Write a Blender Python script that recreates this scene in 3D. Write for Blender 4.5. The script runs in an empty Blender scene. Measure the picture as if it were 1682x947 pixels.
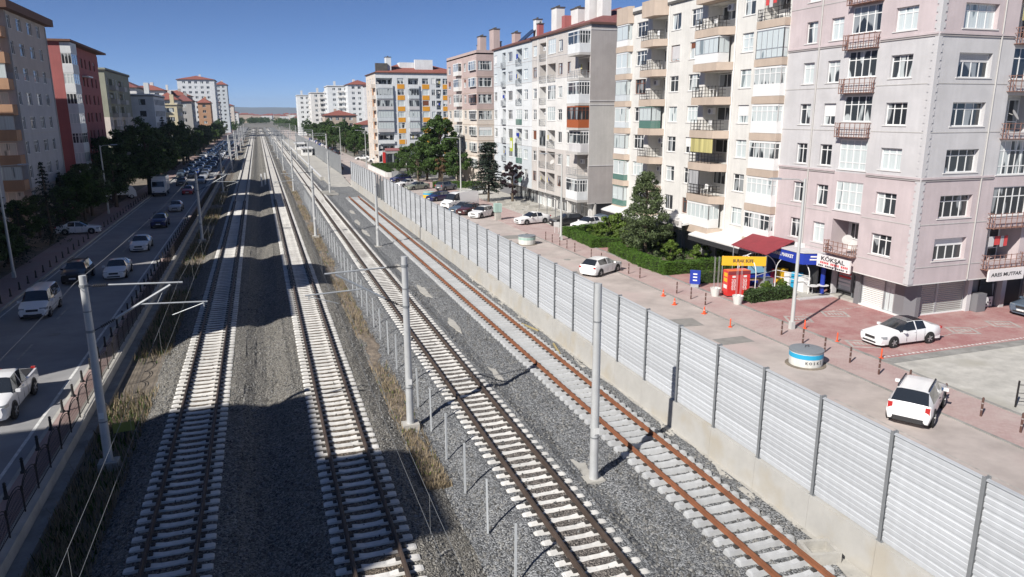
import bpy, math, random
import numpy as np
from mathutils import Vector, Matrix
sc = bpy.context.scene
COL = sc.collection
R = math.radians

# ------------------------------------------------------------------ camera
def make_camera():
    f, pitch, yaw, roll = 1196.46, .235323, .327957, -.0031814
    cy, sy, cp, sp = math.cos(yaw), math.sin(yaw), math.cos(pitch), math.sin(pitch)
    fwd = Vector((sy*cp, cy*cp, -sp)); right = Vector((cy, -sy, 0)); up = right.cross(fwd)
    r2 = right*math.cos(roll)+up*math.sin(roll); u2 = -right*math.sin(roll)+up*math.cos(roll)
    cd = bpy.data.cameras.new('camera'); cam = bpy.data.objects.new('camera', cd); COL.objects.link(cam)
    m = Matrix((r2, u2, -fwd)).transposed().to_4x4(); m.translation = (0, 0, 13.354)
    cam.matrix_world = m
    cd.sensor_width = 36; cd.lens = 36*f/1682; cd.clip_start = .1; cd.clip_end = 20000
    sc.camera = cam
make_camera()

# ------------------------------------------------------------------ sky and sun
SUN_EL, SUN_AZ = R(38.2), R(31.5)          # light travels towards +X, turned SUN_AZ towards +Y
sd = Vector((math.cos(SUN_EL)*math.cos(SUN_AZ), math.cos(SUN_EL)*math.sin(SUN_AZ), -math.sin(SUN_EL)))
w = bpy.data.worlds.new('World'); sc.world = w; w.use_nodes = True
nt = w.node_tree; nt.nodes.clear()
sky = nt.nodes.new('ShaderNodeTexSky'); sky.sky_type = 'NISHITA'; sky.sun_disc = False
sky.sun_elevation = SUN_EL; sky.sun_rotation = math.atan2(-sd.x, -sd.y) % (2*math.pi)
sky.altitude = 4000; sky.air_density = .6; sky.dust_density = .4; sky.ozone_density = 7.0
bg = nt.nodes.new('ShaderNodeBackground'); bg.inputs[1].default_value = .064
wo = nt.nodes.new('ShaderNodeOutputWorld')
nt.links.new(sky.outputs[0], bg.inputs[0]); nt.links.new(bg.outputs[0], wo.inputs[0])
sl = bpy.data.lights.new('sun', 'SUN'); sl.energy = 4.0; sl.angle = R(.53); sl.color = (1, .955, .89)
so = bpy.data.objects.new('sun', sl); COL.objects.link(so)
so.rotation_euler = sd.to_track_quat('-Z', 'Y').to_euler(); so.location = (-60, -40, 80)
sc.view_settings.view_transform = 'Standard'; sc.view_settings.look = 'None'
sc.view_settings.exposure = .76; sc.view_settings.gamma = 1

# ------------------------------------------------------------------ helpers
random.seed(7); rng = np.random.default_rng(7)

class MB:
    """collects boxes, prisms, tubes and quads into one mesh"""
    def __init__(s): s.v = []; s.f = []; s.m = []
    def add(s, vs, fs, m=0):
        b = len(s.v); s.v += vs; s.f += [tuple(i+b for i in f) for f in fs]; s.m += [m]*len(fs); return s
    def box(s, x0, y0, z0, x1, y1, z1, m=0):
        return s.add([(x0,y0,z0),(x1,y0,z0),(x1,y1,z0),(x0,y1,z0),(x0,y0,z1),(x1,y0,z1),(x1,y1,z1),(x0,y1,z1)],
            [(0,3,2,1),(4,5,6,7),(0,1,5,4),(1,2,6,5),(2,3,7,6),(3,0,4,7)], m)
    def cbox(s, cx, cy, cz, sx, sy, sz, m=0): return s.box(cx-sx/2,cy-sy/2,cz-sz/2,cx+sx/2,cy+sy/2,cz+sz/2,m)
    def prism(s, poly, z0, z1, m=0):
        n = len(poly); vs = [(x,y,z0) for x,y in poly]+[(x,y,z1) for x,y in poly]
        return s.add(vs, [tuple(range(n-1,-1,-1)), tuple(range(n,2*n))]+[(i,(i+1)%n,n+(i+1)%n,n+i) for i in range(n)], m)
    def extr(s, prof, y0, y1, m=0, axis='y'):
        """profile of (x, z) pushed along y (or along x: profile of (y, z))"""
        n = len(prof)
        if axis == 'y': vs = [(a,y0,b) for a,b in prof]+[(a,y1,b) for a,b in prof]
        else: vs = [(y0,a,b) for a,b in prof]+[(y1,a,b) for a,b in prof]
        return s.add(vs, [tuple(range(n)), tuple(range(2*n-1,n-1,-1))]+[(i,n+i,n+(i+1)%n,(i+1)%n) for i in range(n)], m)
    def tube(s, pts, r, n=6, m=0, cap=True):
        pts = [Vector(p) for p in pts]; rs = r if isinstance(r,(list,tuple)) else [r]*len(pts)
        b = len(s.v); k = len(pts)
        for i,p in enumerate(pts):
            d = (pts[min(i+1,k-1)]-pts[max(i-1,0)]).normalized()
            a = d.orthogonal().normalized() if i == 0 else (a-d*a.dot(d)).normalized()
            c = d.cross(a)
            for j in range(n):
                t = 2*math.pi*j/n; q = p+(a*math.cos(t)+c*math.sin(t))*rs[i]; s.v.append(tuple(q))
        fs = [(b+i*n+j, b+i*n+(j+1)%n, b+(i+1)*n+(j+1)%n, b+(i+1)*n+j) for i in range(k-1) for j in range(n)]
        if cap: fs += [tuple(b+j for j in range(n-1,-1,-1)), tuple(b+(k-1)*n+j for j in range(n))]
        s.f += fs; s.m += [m]*len(fs); return s
    def bar(s, a, b, t, m=0): return s.tube([a,b], t*.7071, 4, m)
    def lathe(s, prof, n=16, c=(0,0), m=0):
        b = len(s.v); k = len(prof)
        for r,z in prof:
            for j in range(n):
                t = 2*math.pi*j/n; s.v.append((c[0]+r*math.cos(t), c[1]+r*math.sin(t), z))
        fs = [(b+i*n+j, b+i*n+(j+1)%n, b+(i+1)*n+(j+1)%n, b+(i+1)*n+j) for i in range(k-1) for j in range(n)]
        fs += [tuple(b+j for j in range(n-1,-1,-1)), tuple(b+(k-1)*n+j for j in range(n))]
        s.f += fs; s.m += [m]*len(fs); return s
    def mesh(s, name, mats, smooth=None):
        me = bpy.data.meshes.new(name); me.from_pydata(s.v, [], s.f)
        for m in (mats if isinstance(mats,(list,tuple)) else [mats]): me.materials.append(m)
        if any(s.m): me.polygons.foreach_set('material_index', s.m)
        if smooth is not None:
            me.polygons.foreach_set('use_smooth', [True]*len(s.f))
            if smooth < 180: me.set_sharp_from_angle(angle=R(smooth))
        me.update(); return me

def quads(name, V, m):
    """V: (n,4,3) array -> mesh of n loose quads"""
    n = len(V); me = bpy.data.meshes.new(name)
    me.vertices.add(n*4); me.loops.add(n*4); me.polygons.add(n)
    me.vertices.foreach_set('co', V.astype(np.float32).ravel())
    me.loops.foreach_set('vertex_index', np.arange(n*4, dtype=np.int32))
    me.polygons.foreach_set('loop_start', np.arange(0, n*4, 4, dtype=np.int32))
    me.materials.append(m); me.update(); me.validate(); return me

def obj(name, me, parent=None, loc=(0,0,0), rz=0, scale=None, rot=None):
    o = bpy.data.objects.new(name, me); COL.objects.link(o); o.location = loc
    o.rotation_euler = rot if rot else (0,0,rz)
    if scale: o.scale = scale if isinstance(scale,(tuple,list)) else (scale,)*3
    if parent: o.parent = parent
    return o
def tag(o, label=None, cat=None, group=None, kind=None):
    for k, v in (('label',label),('category',cat),('group',group),('kind',kind)):
        if v: o[k] = v
    return o
def thing(name, label, cat, loc=(0,0,0), rz=0, group=None):
    o = bpy.data.objects.new(name, None); COL.objects.link(o); o.empty_display_size = .3
    o.location = loc; o.rotation_euler = (0,0,rz); return tag(o, label, cat, group)
def copy_tree(o, parent=None):
    c = o.copy(); COL.objects.link(c); c.parent = parent
    for ch in o.children: copy_tree(ch, c)
    return c
CACHE = {}
def nth(k):
    w_ = ['first','second','third','fourth','fifth','sixth','seventh','eighth','ninth','tenth','eleventh','twelfth']
    return w_[k] if k < 12 else '%d%s' % (k+1, 'th' if 10 <= (k+1)%100 <= 20 else {1:'st',2:'nd',3:'rd'}.get((k+1)%10,'th'))
def cached(key, fn):
    if key not in CACHE: CACHE[key] = fn()
    return CACHE[key]

# ------------------------------------------------------------------ materials
def mat(name, c, rough=.8, metal=0., var=0., vs=1.5, bump=0., bs=8., spec=.5, streak=0., coat=0., world=False, rand=0., stain=None):
    m = bpy.data.materials.new(name); m.use_nodes = True; N = m.node_tree.nodes; L = m.node_tree.links
    p = N['Principled BSDF']; p.inputs['Roughness'].default_value = rough; p.inputs['Metallic'].default_value = metal
    p.inputs['Specular IOR Level'].default_value = spec; p.inputs['Coat Weight'].default_value = coat
    col = (*c, 1); p.inputs['Base Color'].default_value = col
    co = None
    if var or bump or streak or stain:
        if world: g = N.new('ShaderNodeNewGeometry'); co = g.outputs['Position']
        else: g = N.new('ShaderNodeTexCoord'); co = g.outputs['Object']
    cur = None
    def mixmul(fac, lo, hi):
        nonlocal cur
        mr = N.new('ShaderNodeMapRange'); mr.inputs[1].default_value = .3; mr.inputs[2].default_value = .7
        mr.inputs[3].default_value = lo; mr.inputs[4].default_value = hi; L.new(fac, mr.inputs[0])
        mx = N.new('ShaderNodeMix'); mx.data_type = 'RGBA'; mx.blend_type = 'MULTIPLY'; mx.inputs[0].default_value = 1
        if cur: L.new(cur, mx.inputs[6])
        else: mx.inputs[6].default_value = col
        L.new(mr.outputs[0], mx.inputs[7]); cur = mx.outputs[2]
    if var:
        n = N.new('ShaderNodeTexNoise'); n.inputs['Scale'].default_value = vs; n.inputs['Detail'].default_value = 6
        n.inputs['Roughness'].default_value = .65; L.new(co, n.inputs['Vector']); mixmul(n.outputs['Fac'], 1-var, 1+var*.6)
    if streak:
        mp = N.new('ShaderNodeMapping'); mp.inputs['Scale'].default_value = (2.5, 2.5, .12); L.new(co, mp.inputs[0])
        n = N.new('ShaderNodeTexNoise'); n.inputs['Scale'].default_value = 1.3; n.inputs['Detail'].default_value = 5
        L.new(mp.outputs[0], n.inputs['Vector']); mixmul(n.outputs['Fac'], 1-streak, 1+streak*.4)
    if stain:
        n = N.new('ShaderNodeTexNoise'); n.inputs['Scale'].default_value = stain[1]; n.inputs['Detail'].default_value = 8
        L.new(co, n.inputs['Vector'])
        mr = N.new('ShaderNodeMapRange'); mr.inputs[1].default_value = .52; mr.inputs[2].default_value = .68; L.new(n.outputs['Fac'], mr.inputs[0])
        mx = N.new('ShaderNodeMix'); mx.data_type = 'RGBA'; L.new(mr.outputs[0], mx.inputs[0])
        if cur: L.new(cur, mx.inputs[6])
        else: mx.inputs[6].default_value = col
        mx.inputs[7].default_value = (*stain[0], 1); cur = mx.outputs[2]
    if rand:
        oi = N.new('ShaderNodeObjectInfo'); mr = N.new('ShaderNodeMapRange')
        mr.inputs[3].default_value = 1-rand; mr.inputs[4].default_value = 1+rand*.5; L.new(oi.outputs['Random'], mr.inputs[0])
        mx = N.new('ShaderNodeMix'); mx.data_type = 'RGBA'; mx.blend_type = 'MULTIPLY'; mx.inputs[0].default_value = 1
        if cur: L.new(cur, mx.inputs[6])
        else: mx.inputs[6].default_value = col
        L.new(mr.outputs[0], mx.inputs[7]); cur = mx.outputs[2]
    if cur: L.new(cur, p.inputs['Base Color'])
    if bump:
        n = N.new('ShaderNodeTexNoise'); n.inputs['Scale'].default_value = bs; n.inputs['Detail'].default_value = 5
        L.new(co, n.inputs['Vector']); b = N.new('ShaderNodeBump'); b.inputs['Strength'].default_value = bump; b.inputs['Distance'].default_value = .05
        L.new(n.outputs['Fac'], b.inputs['Height']); L.new(b.outputs[0], p.inputs['Normal'])
    return m

def mat_ballast(name, c0, c1, dust, scale=19., tracks=()):
    """crushed stone: one random tone per stone, real relief through bump, broad patches of fines and dust"""
    m = bpy.data.materials.new(name); m.use_nodes = True; N = m.node_tree.nodes; L = m.node_tree.links
    p = N['Principled BSDF']; p.inputs['Roughness'].default_value = .9; p.inputs['Specular IOR Level'].default_value = .25
    g = N.new('ShaderNodeNewGeometry')
    v = N.new('ShaderNodeTexVoronoi'); v.inputs['Scale'].default_value = scale; v.inputs['Randomness'].default_value = 1
    L.new(g.outputs['Position'], v.inputs['Vector'])
    r = N.new('ShaderNodeSeparateColor'); L.new(v.outputs['Color'], r.inputs[0])
    cr = N.new('ShaderNodeValToRGB'); e = cr.color_ramp.elements
    e[0].color = (*c0, 1); e[1].color = (*c1, 1); e[0].position = 0; e[1].position = 1
    k = e.new(.55); k.color = tuple((a+b)/2*.9 for a, b in zip(c0, c1))+(1,)
    k = e.new(.9); k.color = tuple(a*.85 for a in c1)+(1,)
    L.new(r.outputs[0], cr.inputs[0])
    n = N.new('ShaderNodeTexNoise'); n.inputs['Scale'].default_value = .55; n.inputs['Detail'].default_value = 7; n.inputs['Roughness'].default_value = .7
    mp = N.new('ShaderNodeMapping'); mp.inputs['Scale'].default_value = (1.6, .35, 1); L.new(g.outputs['Position'], mp.inputs[0]); L.new(mp.outputs[0], n.inputs['Vector'])
    mr = N.new('ShaderNodeMapRange'); mr.inputs[1].default_value = .42; mr.inputs[2].default_value = .72; mr.inputs[4].default_value = .55; L.new(n.outputs['Fac'], mr.inputs[0])
    mx = N.new('ShaderNodeMix'); mx.data_type = 'RGBA'; mx.inputs[7].default_value = (*dust, 1)
    L.new(mr.outputs[0], mx.inputs[0]); L.new(cr.outputs[0], mx.inputs[6])
    out = mx.outputs[2]
    if tracks:
        # rust and grease worked into the stones between the rails
        sx = N.new('ShaderNodeSeparateXYZ'); L.new(g.outputs['Position'], sx.inputs[0]); d = None
        for c in tracks:
            a = N.new('ShaderNodeMath'); a.operation = 'SUBTRACT'; a.inputs[1].default_value = c; L.new(sx.outputs['X'], a.inputs[0])
            a2 = N.new('ShaderNodeMath'); a2.operation = 'ABSOLUTE'; L.new(a.outputs[0], a2.inputs[0])
            if d: q = N.new('ShaderNodeMath'); q.operation = 'MINIMUM'; L.new(d, q.inputs[0]); L.new(a2.outputs[0], q.inputs[1]); d = q.outputs[0]
            else: d = a2.outputs[0]
        jn = N.new('ShaderNodeMath'); jn.operation = 'MULTIPLY_ADD'; jn.inputs[1].default_value = 1.3; L.new(n.outputs['Fac'], jn.inputs[0]); L.new(d, jn.inputs[2])
        k = N.new('ShaderNodeMapRange'); k.inputs[1].default_value = 1.35; k.inputs[2].default_value = 1.75; k.inputs[3].default_value = .6; k.inputs[4].default_value = 0; L.new(jn.outputs[0], k.inputs[0])
        m3 = N.new('ShaderNodeMix'); m3.data_type = 'RGBA'; m3.blend_type = 'MULTIPLY'; m3.inputs[7].default_value = (.78,.60,.45,1); L.new(k.outputs[0], m3.inputs[0]); L.new(out, m3.inputs[6]); out = m3.outputs[2]
    L.new(out, p.inputs['Base Color'])
    b = N.new('ShaderNodeBump'); b.inputs['Strength'].default_value = 1; b.inputs['Distance'].default_value = .06; b.invert = True
    n2 = N.new('ShaderNodeTexNoise'); n2.inputs['Scale'].default_value = 7; n2.inputs['Detail'].default_value = 4; L.new(g.outputs['Position'], n2.inputs['Vector'])
    ad = N.new('ShaderNodeMath'); ad.operation = 'ADD'; L.new(v.outputs['Distance'], ad.inputs[0]); L.new(n2.outputs['Fac'], ad.inputs[1])
    L.new(ad.outputs[0], b.inputs['Height']); L.new(b.outputs[0], p.inputs['Normal'])
    return m

def mat_pavers(name, c1, c2, mortar, scale, stain, off=.5, wd=.5, ht=.25):
    m = bpy.data.materials.new(name); m.use_nodes = True; N = m.node_tree.nodes; L = m.node_tree.links
    p = N['Principled BSDF']; p.inputs['Roughness'].default_value = .85
    g = N.new('ShaderNodeNewGeometry')
    b = N.new('ShaderNodeTexBrick'); b.inputs['Scale'].default_value = scale; b.inputs['Mortar Size'].default_value = .014
    b.inputs['Brick Width'].default_value = wd; b.inputs['Row Height'].default_value = ht
    b.inputs['Color1'].default_value = (*c1,1); b.inputs['Color2'].default_value = (*c2,1); b.inputs['Mortar'].default_value = (*mortar,1)
    L.new(g.outputs['Position'], b.inputs['Vector'])
    n = N.new('ShaderNodeTexNoise'); n.inputs['Scale'].default_value = .5; n.inputs['Detail'].default_value = 9; n.inputs['Roughness'].default_value = .72
    L.new(g.outputs['Position'], n.inputs['Vector'])
    mr = N.new('ShaderNodeMapRange'); mr.inputs[1].default_value = .42; mr.inputs[2].default_value = .66; mr.inputs[4].default_value = .9; L.new(n.outputs['Fac'], mr.inputs[0])
    mx = N.new('ShaderNodeMix'); mx.data_type = 'RGBA'; mx.inputs[7].default_value = (*stain,1)
    L.new(mr.outputs[0], mx.inputs[0]); L.new(b.outputs['Color'], mx.inputs[6]); L.new(mx.outputs[2], p.inputs['Base Color'])
    return m

def mat_pane(name, dark, curt, share):
    """window glass over curtains and dark rooms, different behind every pane"""
    m = bpy.data.materials.new(name); m.use_nodes = True; N = m.node_tree.nodes; L = m.node_tree.links
    p = N['Principled BSDF']; p.inputs['Roughness'].default_value = .35; p.inputs['Coat Weight'].default_value = 1; p.inputs['Coat Roughness'].default_value = .02
    p.inputs['Coat IOR'].default_value = 1.45
    t = N.new('ShaderNodeTexCoord'); oi = N.new('ShaderNodeObjectInfo')
    sx = N.new('ShaderNodeSeparateXYZ'); L.new(t.outputs['Object'], sx.inputs[0])
    ad = N.new('ShaderNodeMath'); ad.operation = 'MULTIPLY_ADD'; ad.inputs[1].default_value = 173.3; L.new(oi.outputs['Random'], ad.inputs[0]); L.new(sx.outputs['X'], ad.inputs[2])
    z2 = N.new('ShaderNodeMath'); z2.operation = 'MULTIPLY'; z2.inputs[1].default_value = .25; L.new(sx.outputs['Z'], z2.inputs[0])
    cb = N.new('ShaderNodeCombineXYZ'); L.new(ad.outputs[0], cb.inputs[0]); L.new(z2.outputs[0], cb.inputs[2])
    n = N.new('ShaderNodeTexNoise'); n.inputs['Scale'].default_value = 1.1; n.inputs['Detail'].default_value = 1; L.new(cb.outputs[0], n.inputs['Vector'])
    mr = N.new('ShaderNodeMapRange'); mr.inputs[1].default_value = .62-share*.3; mr.inputs[2].default_value = .64-share*.3; L.new(n.outputs['Fac'], mr.inputs[0])
    wv = N.new('ShaderNodeTexNoise'); wv.inputs['Scale'].default_value = 14; wv.inputs['Detail'].default_value = 2; cx = N.new('ShaderNodeCombineXYZ'); L.new(ad.outputs[0], cx.inputs[0]); L.new(cx.outputs[0], wv.inputs['Vector'])
    m2 = N.new('ShaderNodeMapRange'); m2.inputs[1].default_value = .3; m2.inputs[2].default_value = .7; m2.inputs[3].default_value = .72; m2.inputs[4].default_value = 1.06; L.new(wv.outputs['Fac'], m2.inputs[0])
    cm = N.new('ShaderNodeMix'); cm.data_type = 'RGBA'; cm.blend_type = 'MULTIPLY'; cm.inputs[0].default_value = 1; cm.inputs[6].default_value = (*curt,1); L.new(m2.outputs[0], cm.inputs[7])
    mx = N.new('ShaderNodeMix'); mx.data_type = 'RGBA'; mx.inputs[6].default_value = (*dark,1); L.new(mr.outputs[0], mx.inputs[0]); L.new(cm.outputs[2], mx.inputs[7])
    L.new(mx.outputs[2], p.inputs['Base Color']); return m

def mat_leaf(name, c, var=.5, trans=.25):
    m = bpy.data.materials.new(name); m.use_nodes = True; N = m.node_tree.nodes; L = m.node_tree.links
    p = N['Principled BSDF']; p.inputs['Roughness'].default_value = .6; p.inputs['Specular IOR Level'].default_value = .3
    g = N.new('ShaderNodeNewGeometry'); n = N.new('ShaderNodeMapRange'); n.inputs[3].default_value = 1-var; n.inputs[4].default_value = 1+var
    L.new(g.outputs['Random Per Island'], n.inputs[0])
    mx = N.new('ShaderNodeMix'); mx.data_type = 'RGBA'; mx.blend_type = 'MULTIPLY'; mx.inputs[0].default_value = 1; mx.inputs[6].default_value = (*c,1)
    L.new(n.outputs[0], mx.inputs[7]); L.new(mx.outputs[2], p.inputs['Base Color'])
    tr = N.new('ShaderNodeBsdfTranslucent'); L.new(mx.outputs[2], tr.inputs[0])
    ms = N.new('ShaderNodeMixShader'); ms.inputs[0].default_value = trans
    L.new(p.outputs[0], ms.inputs[1]); L.new(tr.outputs[0], ms.inputs[2]); L.new(ms.outputs[0], N['Material Output'].inputs[0])
    return m

M = {}
M['ballast'] = mat_ballast('ballast_old', (.04,.038,.034), (.39,.372,.335), (.17,.158,.135), tracks=(-3.66,2.49))
M['ballast_new'] = mat_ballast('ballast_new', (.038,.041,.045), (.40,.41,.42), (.155,.16,.165), tracks=(8.96,))
M['soil'] = mat('soil', (.19,.16,.125), .95, var=.5, vs=1.2, bump=.6, bs=9, world=True)
M['earth'] = mat('earth', (.20,.19,.165), .95, var=.4, vs=.02, world=True)
M['asphalt_left'] = mat('asphalt_left', (.28,.278,.28), .85, var=.2, vs=.5, bump=.15, bs=60, world=True, stain=((.22,.22,.225), .12))
M['asphalt_right'] = mat('asphalt_right', (.43,.378,.352), .9, var=.25, vs=.45, bump=.2, bs=50, world=True, stain=((.46,.375,.355), .16))
M['concrete'] = mat('concrete', (.42,.405,.37), .85, var=.22, vs=1.3, bump=.2, bs=20, world=True)
M['concrete_new'] = mat('concrete_new', (.43,.42,.395), .8, var=.12, vs=.8, bump=.12, bs=14, world=True, stain=((.40,.37,.315), .7))
M['concrete_dark'] = mat('concrete_dark', (.27,.265,.25), .9, var=.35, vs=1.1, bump=.3, bs=14, world=True)
M['gravel_lot'] = mat('gravel_lot', (.47,.455,.42), .95, var=.28, vs=.9, bump=.3, bs=25, world=True, stain=((.36,.345,.30), .3))
M['paver_pink'] = mat_pavers('paver_pink', (.42,.305,.29), (.38,.27,.255), (.28,.20,.19), 2.2, (.45,.37,.345))
M['paver_red'] = mat_pavers('paver_red', (.36,.175,.17), (.32,.15,.145), (.24,.125,.12), 2.2, (.42,.295,.275))
M['paver_left'] = mat_pavers('paver_left', (.36,.25,.23), (.33,.225,.205), (.22,.16,.15), 2.2, (.34,.27,.25))
M['line'] = mat('road_paint', (.62,.62,.60), .7, var=.35, vs=4, world=True)
M['line_worn'] = mat('worn_paint', (.40,.375,.35), .8, var=.4, vs=2.5, world=True)
M['sleeper'] = mat('sleeper_concrete', (.70,.685,.65), .85, var=.18, vs=3, rand=.14)
M['sleeper_new'] = mat('sleeper_concrete_new', (.46,.47,.475), .8, var=.12, vs=3, rand=.10)
M['rail_old'] = mat('rail_steel', (.085,.062,.05), .6, .2, var=.3, vs=1.5, world=True)
M['rail_rust'] = mat('rail_rust', (.225,.088,.042), .85, .1, var=.3, vs=1.2, world=True)
M['clip'] = mat('rail_clip', (.05,.045,.04), .7)
M['galv'] = mat('galvanised', (.50,.52,.53), .45, .55, var=.15, vs=3)
M['galv_dark'] = mat('galvanised_dark', (.23,.24,.25), .55, .2, var=.15, vs=2)
M['alu'] = mat('alu_panel', (.53,.55,.575), .5, .12, var=.06, vs=1, rand=.10, streak=.06)
M['post_grey'] = mat('post_grey', (.46,.48,.49), .6)
M['mast'] = mat('mast_steel', (.52,.53,.53), .55, .2, var=.12, vs=2, streak=.15)
M['black'] = mat('black_plastic', (.015,.015,.016), .6)
M['blackmetal'] = mat('black_metal', (.025,.022,.022), .55, .2)
M['white'] = mat('white_paint', (.70,.70,.69), .45)
M['pvc'] = mat('white_pvc', (.72,.72,.71), .35)
M['grey_frame'] = mat('grey_frame', (.22,.23,.24), .4, .3)
M['brown_frame'] = mat('brown_frame', (.17,.06,.03), .5)
M['pane'] = mat_pane('window_pane', (.035,.042,.048), (.52,.56,.56), .42)
M['pane_dark'] = mat_pane('window_pane_dark', (.02,.024,.028), (.30,.32,.33), .2)
M['pane_curtain'] = mat_pane('window_pane_curtain', (.20,.24,.25), (.60,.66,.66), .95)
M['glass_dark'] = mat('tinted_glass', (.02,.024,.03), .05, spec=.6, coat=1)
M['tyre'] = mat('tyre', (.018,.018,.018), .85)
M['rim'] = mat('rim', (.45,.45,.46), .35, .7)
M['lamp_red'] = mat('tail_lamp', (.40,.012,.012), .2, coat=1)
M['lamp_white'] = mat('head_lamp', (.26,.28,.30), .12, coat=1)
M['plate'] = mat('number_plate', (.72,.72,.70), .5)
M['red'] = mat('red_paint', (.55,.035,.03), .45)
M['orange'] = mat('orange_plastic', (.75,.085,.02), .5)
M['blue_sign'] = mat('blue_sign', (.015,.04,.32), .4)
M['yellow_sign'] = mat('yellow_sign', (.72,.42,.02), .6)
M['cyan'] = mat('cyan_print', (.02,.33,.55), .5)
M['ink'] = mat('ink', (.03,.03,.035), .7)
M['redink'] = mat('red_ink', (.55,.06,.06), .7)
M['awning'] = mat('maroon_awning', (.24,.03,.04), .8, var=.2, vs=1)
M['roof_tile'] = mat('roof_tile', (.25,.085,.065), .85, var=.35, vs=2.5)
M['roof_tile_dark'] = mat('roof_tile_dark', (.20,.075,.07), .85, var=.3, vs=2.5)
M['roof_felt'] = mat('roof_felt', (.09,.085,.08), .9, var=.3)
M['bark'] = mat('bark', (.11,.085,.06), .95, var=.4, vs=4, bump=.5, bs=12)
M['leaf_dark'] = mat_leaf('leaf_dark', (.052,.090,.028), .65)
M['leaf_fir'] = mat_leaf('leaf_fir', (.030,.046,.032), .45, .1)
M['leaf_mid'] = mat_leaf('leaf_mid', (.055,.10,.022))
M['leaf_light'] = mat_leaf('leaf_light', (.10,.155,.025))
M['leaf_hedge'] = mat_leaf('leaf_hedge', (.075,.15,.02), .5, .25)
M['leaf_cover'] = mat_leaf('leaf_cover', (.05,.10,.02), .5, .25)
M['leaf_olive'] = mat_leaf('leaf_olive', (.085,.115,.048), .55, .2)
M['leaf_dry'] = mat_leaf('leaf_dry', (.27,.215,.14), .4, .1)
M['leaf_purple'] = mat_leaf('leaf_purple', (.035,.02,.025))
M['hedge_core'] = mat('hedge_core', (.02,.03,.01), .95)
# ------------------------------------------------------------------ ground, roads, pavements
def slab(name, x0, x1, y0, y1, zt, m, th=.35, kind='structure'):
    return tag(obj(name, MB().box(x0,y0,zt-th,x1,y1,zt).mesh(name, m)), kind=kind)
tag(obj('ground', MB().box(-9000,-400,-1.6,9000,12000,-1.05).mesh('ground', M['earth'])), kind='structure')
slab('left_ground', -120, -21.8, -30, 900, -.26, M['soil'])
slab('left_pavement', -21.8, -18.62, -30, 700, -.22, M['paver_left'])
slab('left_kerb', -18.62, -18.45, -30, 700, -.215, M['concrete'])
slab('left_road', -18.45, -9.98, -30, 900, -.35, M['asphalt_left'], .3)
slab('railside_kerb', -9.98, -9.82, -30, 500, -.215, M['concrete'])
slab('railside_pavement', -9.82, -8.92, -30, 500, -.22, M['paver_left'])
slab('left_verge', -8.05, -6.0, -30, 600, -.78, M['soil'])
slab('gutter', -8.5, -8.05, -30, 260, -.55, M['concrete_dark'])
slab('right_ground', 29, 160, 70, 1200, -.05, M['earth'], .4)
slab('concrete_strip', 16.95, 20.2, -10, 152, -.02, M['concrete'], .4)
slab('service_road', 20.2, 28.42, -10, 700, 0, M['asphalt_right'], .4)
slab('service_road_edge', 16.95, 20.2, 152, 700, -.004, M['asphalt_right'], .4)
slab('brick_footpath', 28.55, 31.52, -10, 76.5, .045, M['paver_pink'])
slab('footpath_kerb', 28.42, 28.55, -10, 76.5, .05, M['concrete_dark'])
slab('plaza_kerb', 31.52, 31.72, -10, 76.5, .085, M['concrete_dark'], .4)
slab('plaza', 31.72, 75, 29.75, 76.5, .04, M['paver_red'])
slab('gravel_lot', 31.72, 75, -10, 29.0, .03, M['gravel_lot'])
slab('garden_bed', 32.4, 39.8, 53.4, 64.4, .07, M['soil'])
slab('garden_bed', 32.2, 39.4, 66.6, 76.2, .07, M['soil'])
slab('lot_kerb', 31.72, 75, 29.0, 29.75, .055, M['concrete_dark'])
slab('parking_paving', 28.42, 33.2, 76.5, 152, .03, M['paver_pink'])
slab('shop_terrace', 33.2, 75, 76.5, 160, .05, M['concrete'])
# lane lines
def line(name, x0, x1, y0, y1, z, m='line'): return tag(obj(name, MB().box(x0,y0,z-.003,x1,y1,z+.004).mesh(name, M[m])), kind='structure')
line('edge_line', -10.62, -10.48, -20, 480, -.35)
line('edge_line', -18.12, -18.0, -20, 480, -.35)
for k in range(36): line('lane_line', -14.22, -14.1, 20+k*9, 23+k*9, -.35, 'line_worn')
line('edge_line', 25.15, 25.25, -5, 26, 0, 'line_worn')
# painted bay frames on the plaza and the white border dashes
def bay_mark(c, a, b, ang):
    mb = MB(); t = .17
    mb.box(-a,-b,0,a,-b+t,.006); mb.box(-a,b-t,0,a,b,.006); mb.box(-a,-b+t,0,-a+t,b-t,.006); mb.box(a-t,-b+t,0,a,b-t,.006)
    for k in range(5): mb.box(-a*.55+k*a*.25, -b*.3, 0, -a*.55+k*a*.25+.13, b*.45, .005)
    o = obj('bay_marking', mb.mesh('bay_marking', M['line_worn']), loc=(c[0],c[1],.0405), rz=ang); return tag(o, kind='structure')
for c in ((33.0,37.95),(36.2,38.15),(32.9,32.3),(40.9,32.4),(44.6,32.6)): bay_mark(c, .82, .72, R(-25))
mb = MB()
for k in range(90): mb.box(32.2+k*.30, 29.95, .04, 32.2+k*.30+.16, 30.09, .046)
tag(obj('border_dashes', mb.mesh('border_dashes', M['line'])), kind='structure')
mb = MB()
for k in range(18): mb.box(33.9+k*.34, 38.6+k*.03, .04, 34.1+k*.34, 38.72+k*.03, .046)
for k in range(16): mb.box(37.9+k*.34, 31.75+k*.05, .04, 38.1+k*.34, 31.87+k*.05, .046)
tag(obj('bay_dashes', mb.mesh('bay_dashes', M['line_worn'])), kind='structure')

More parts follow.
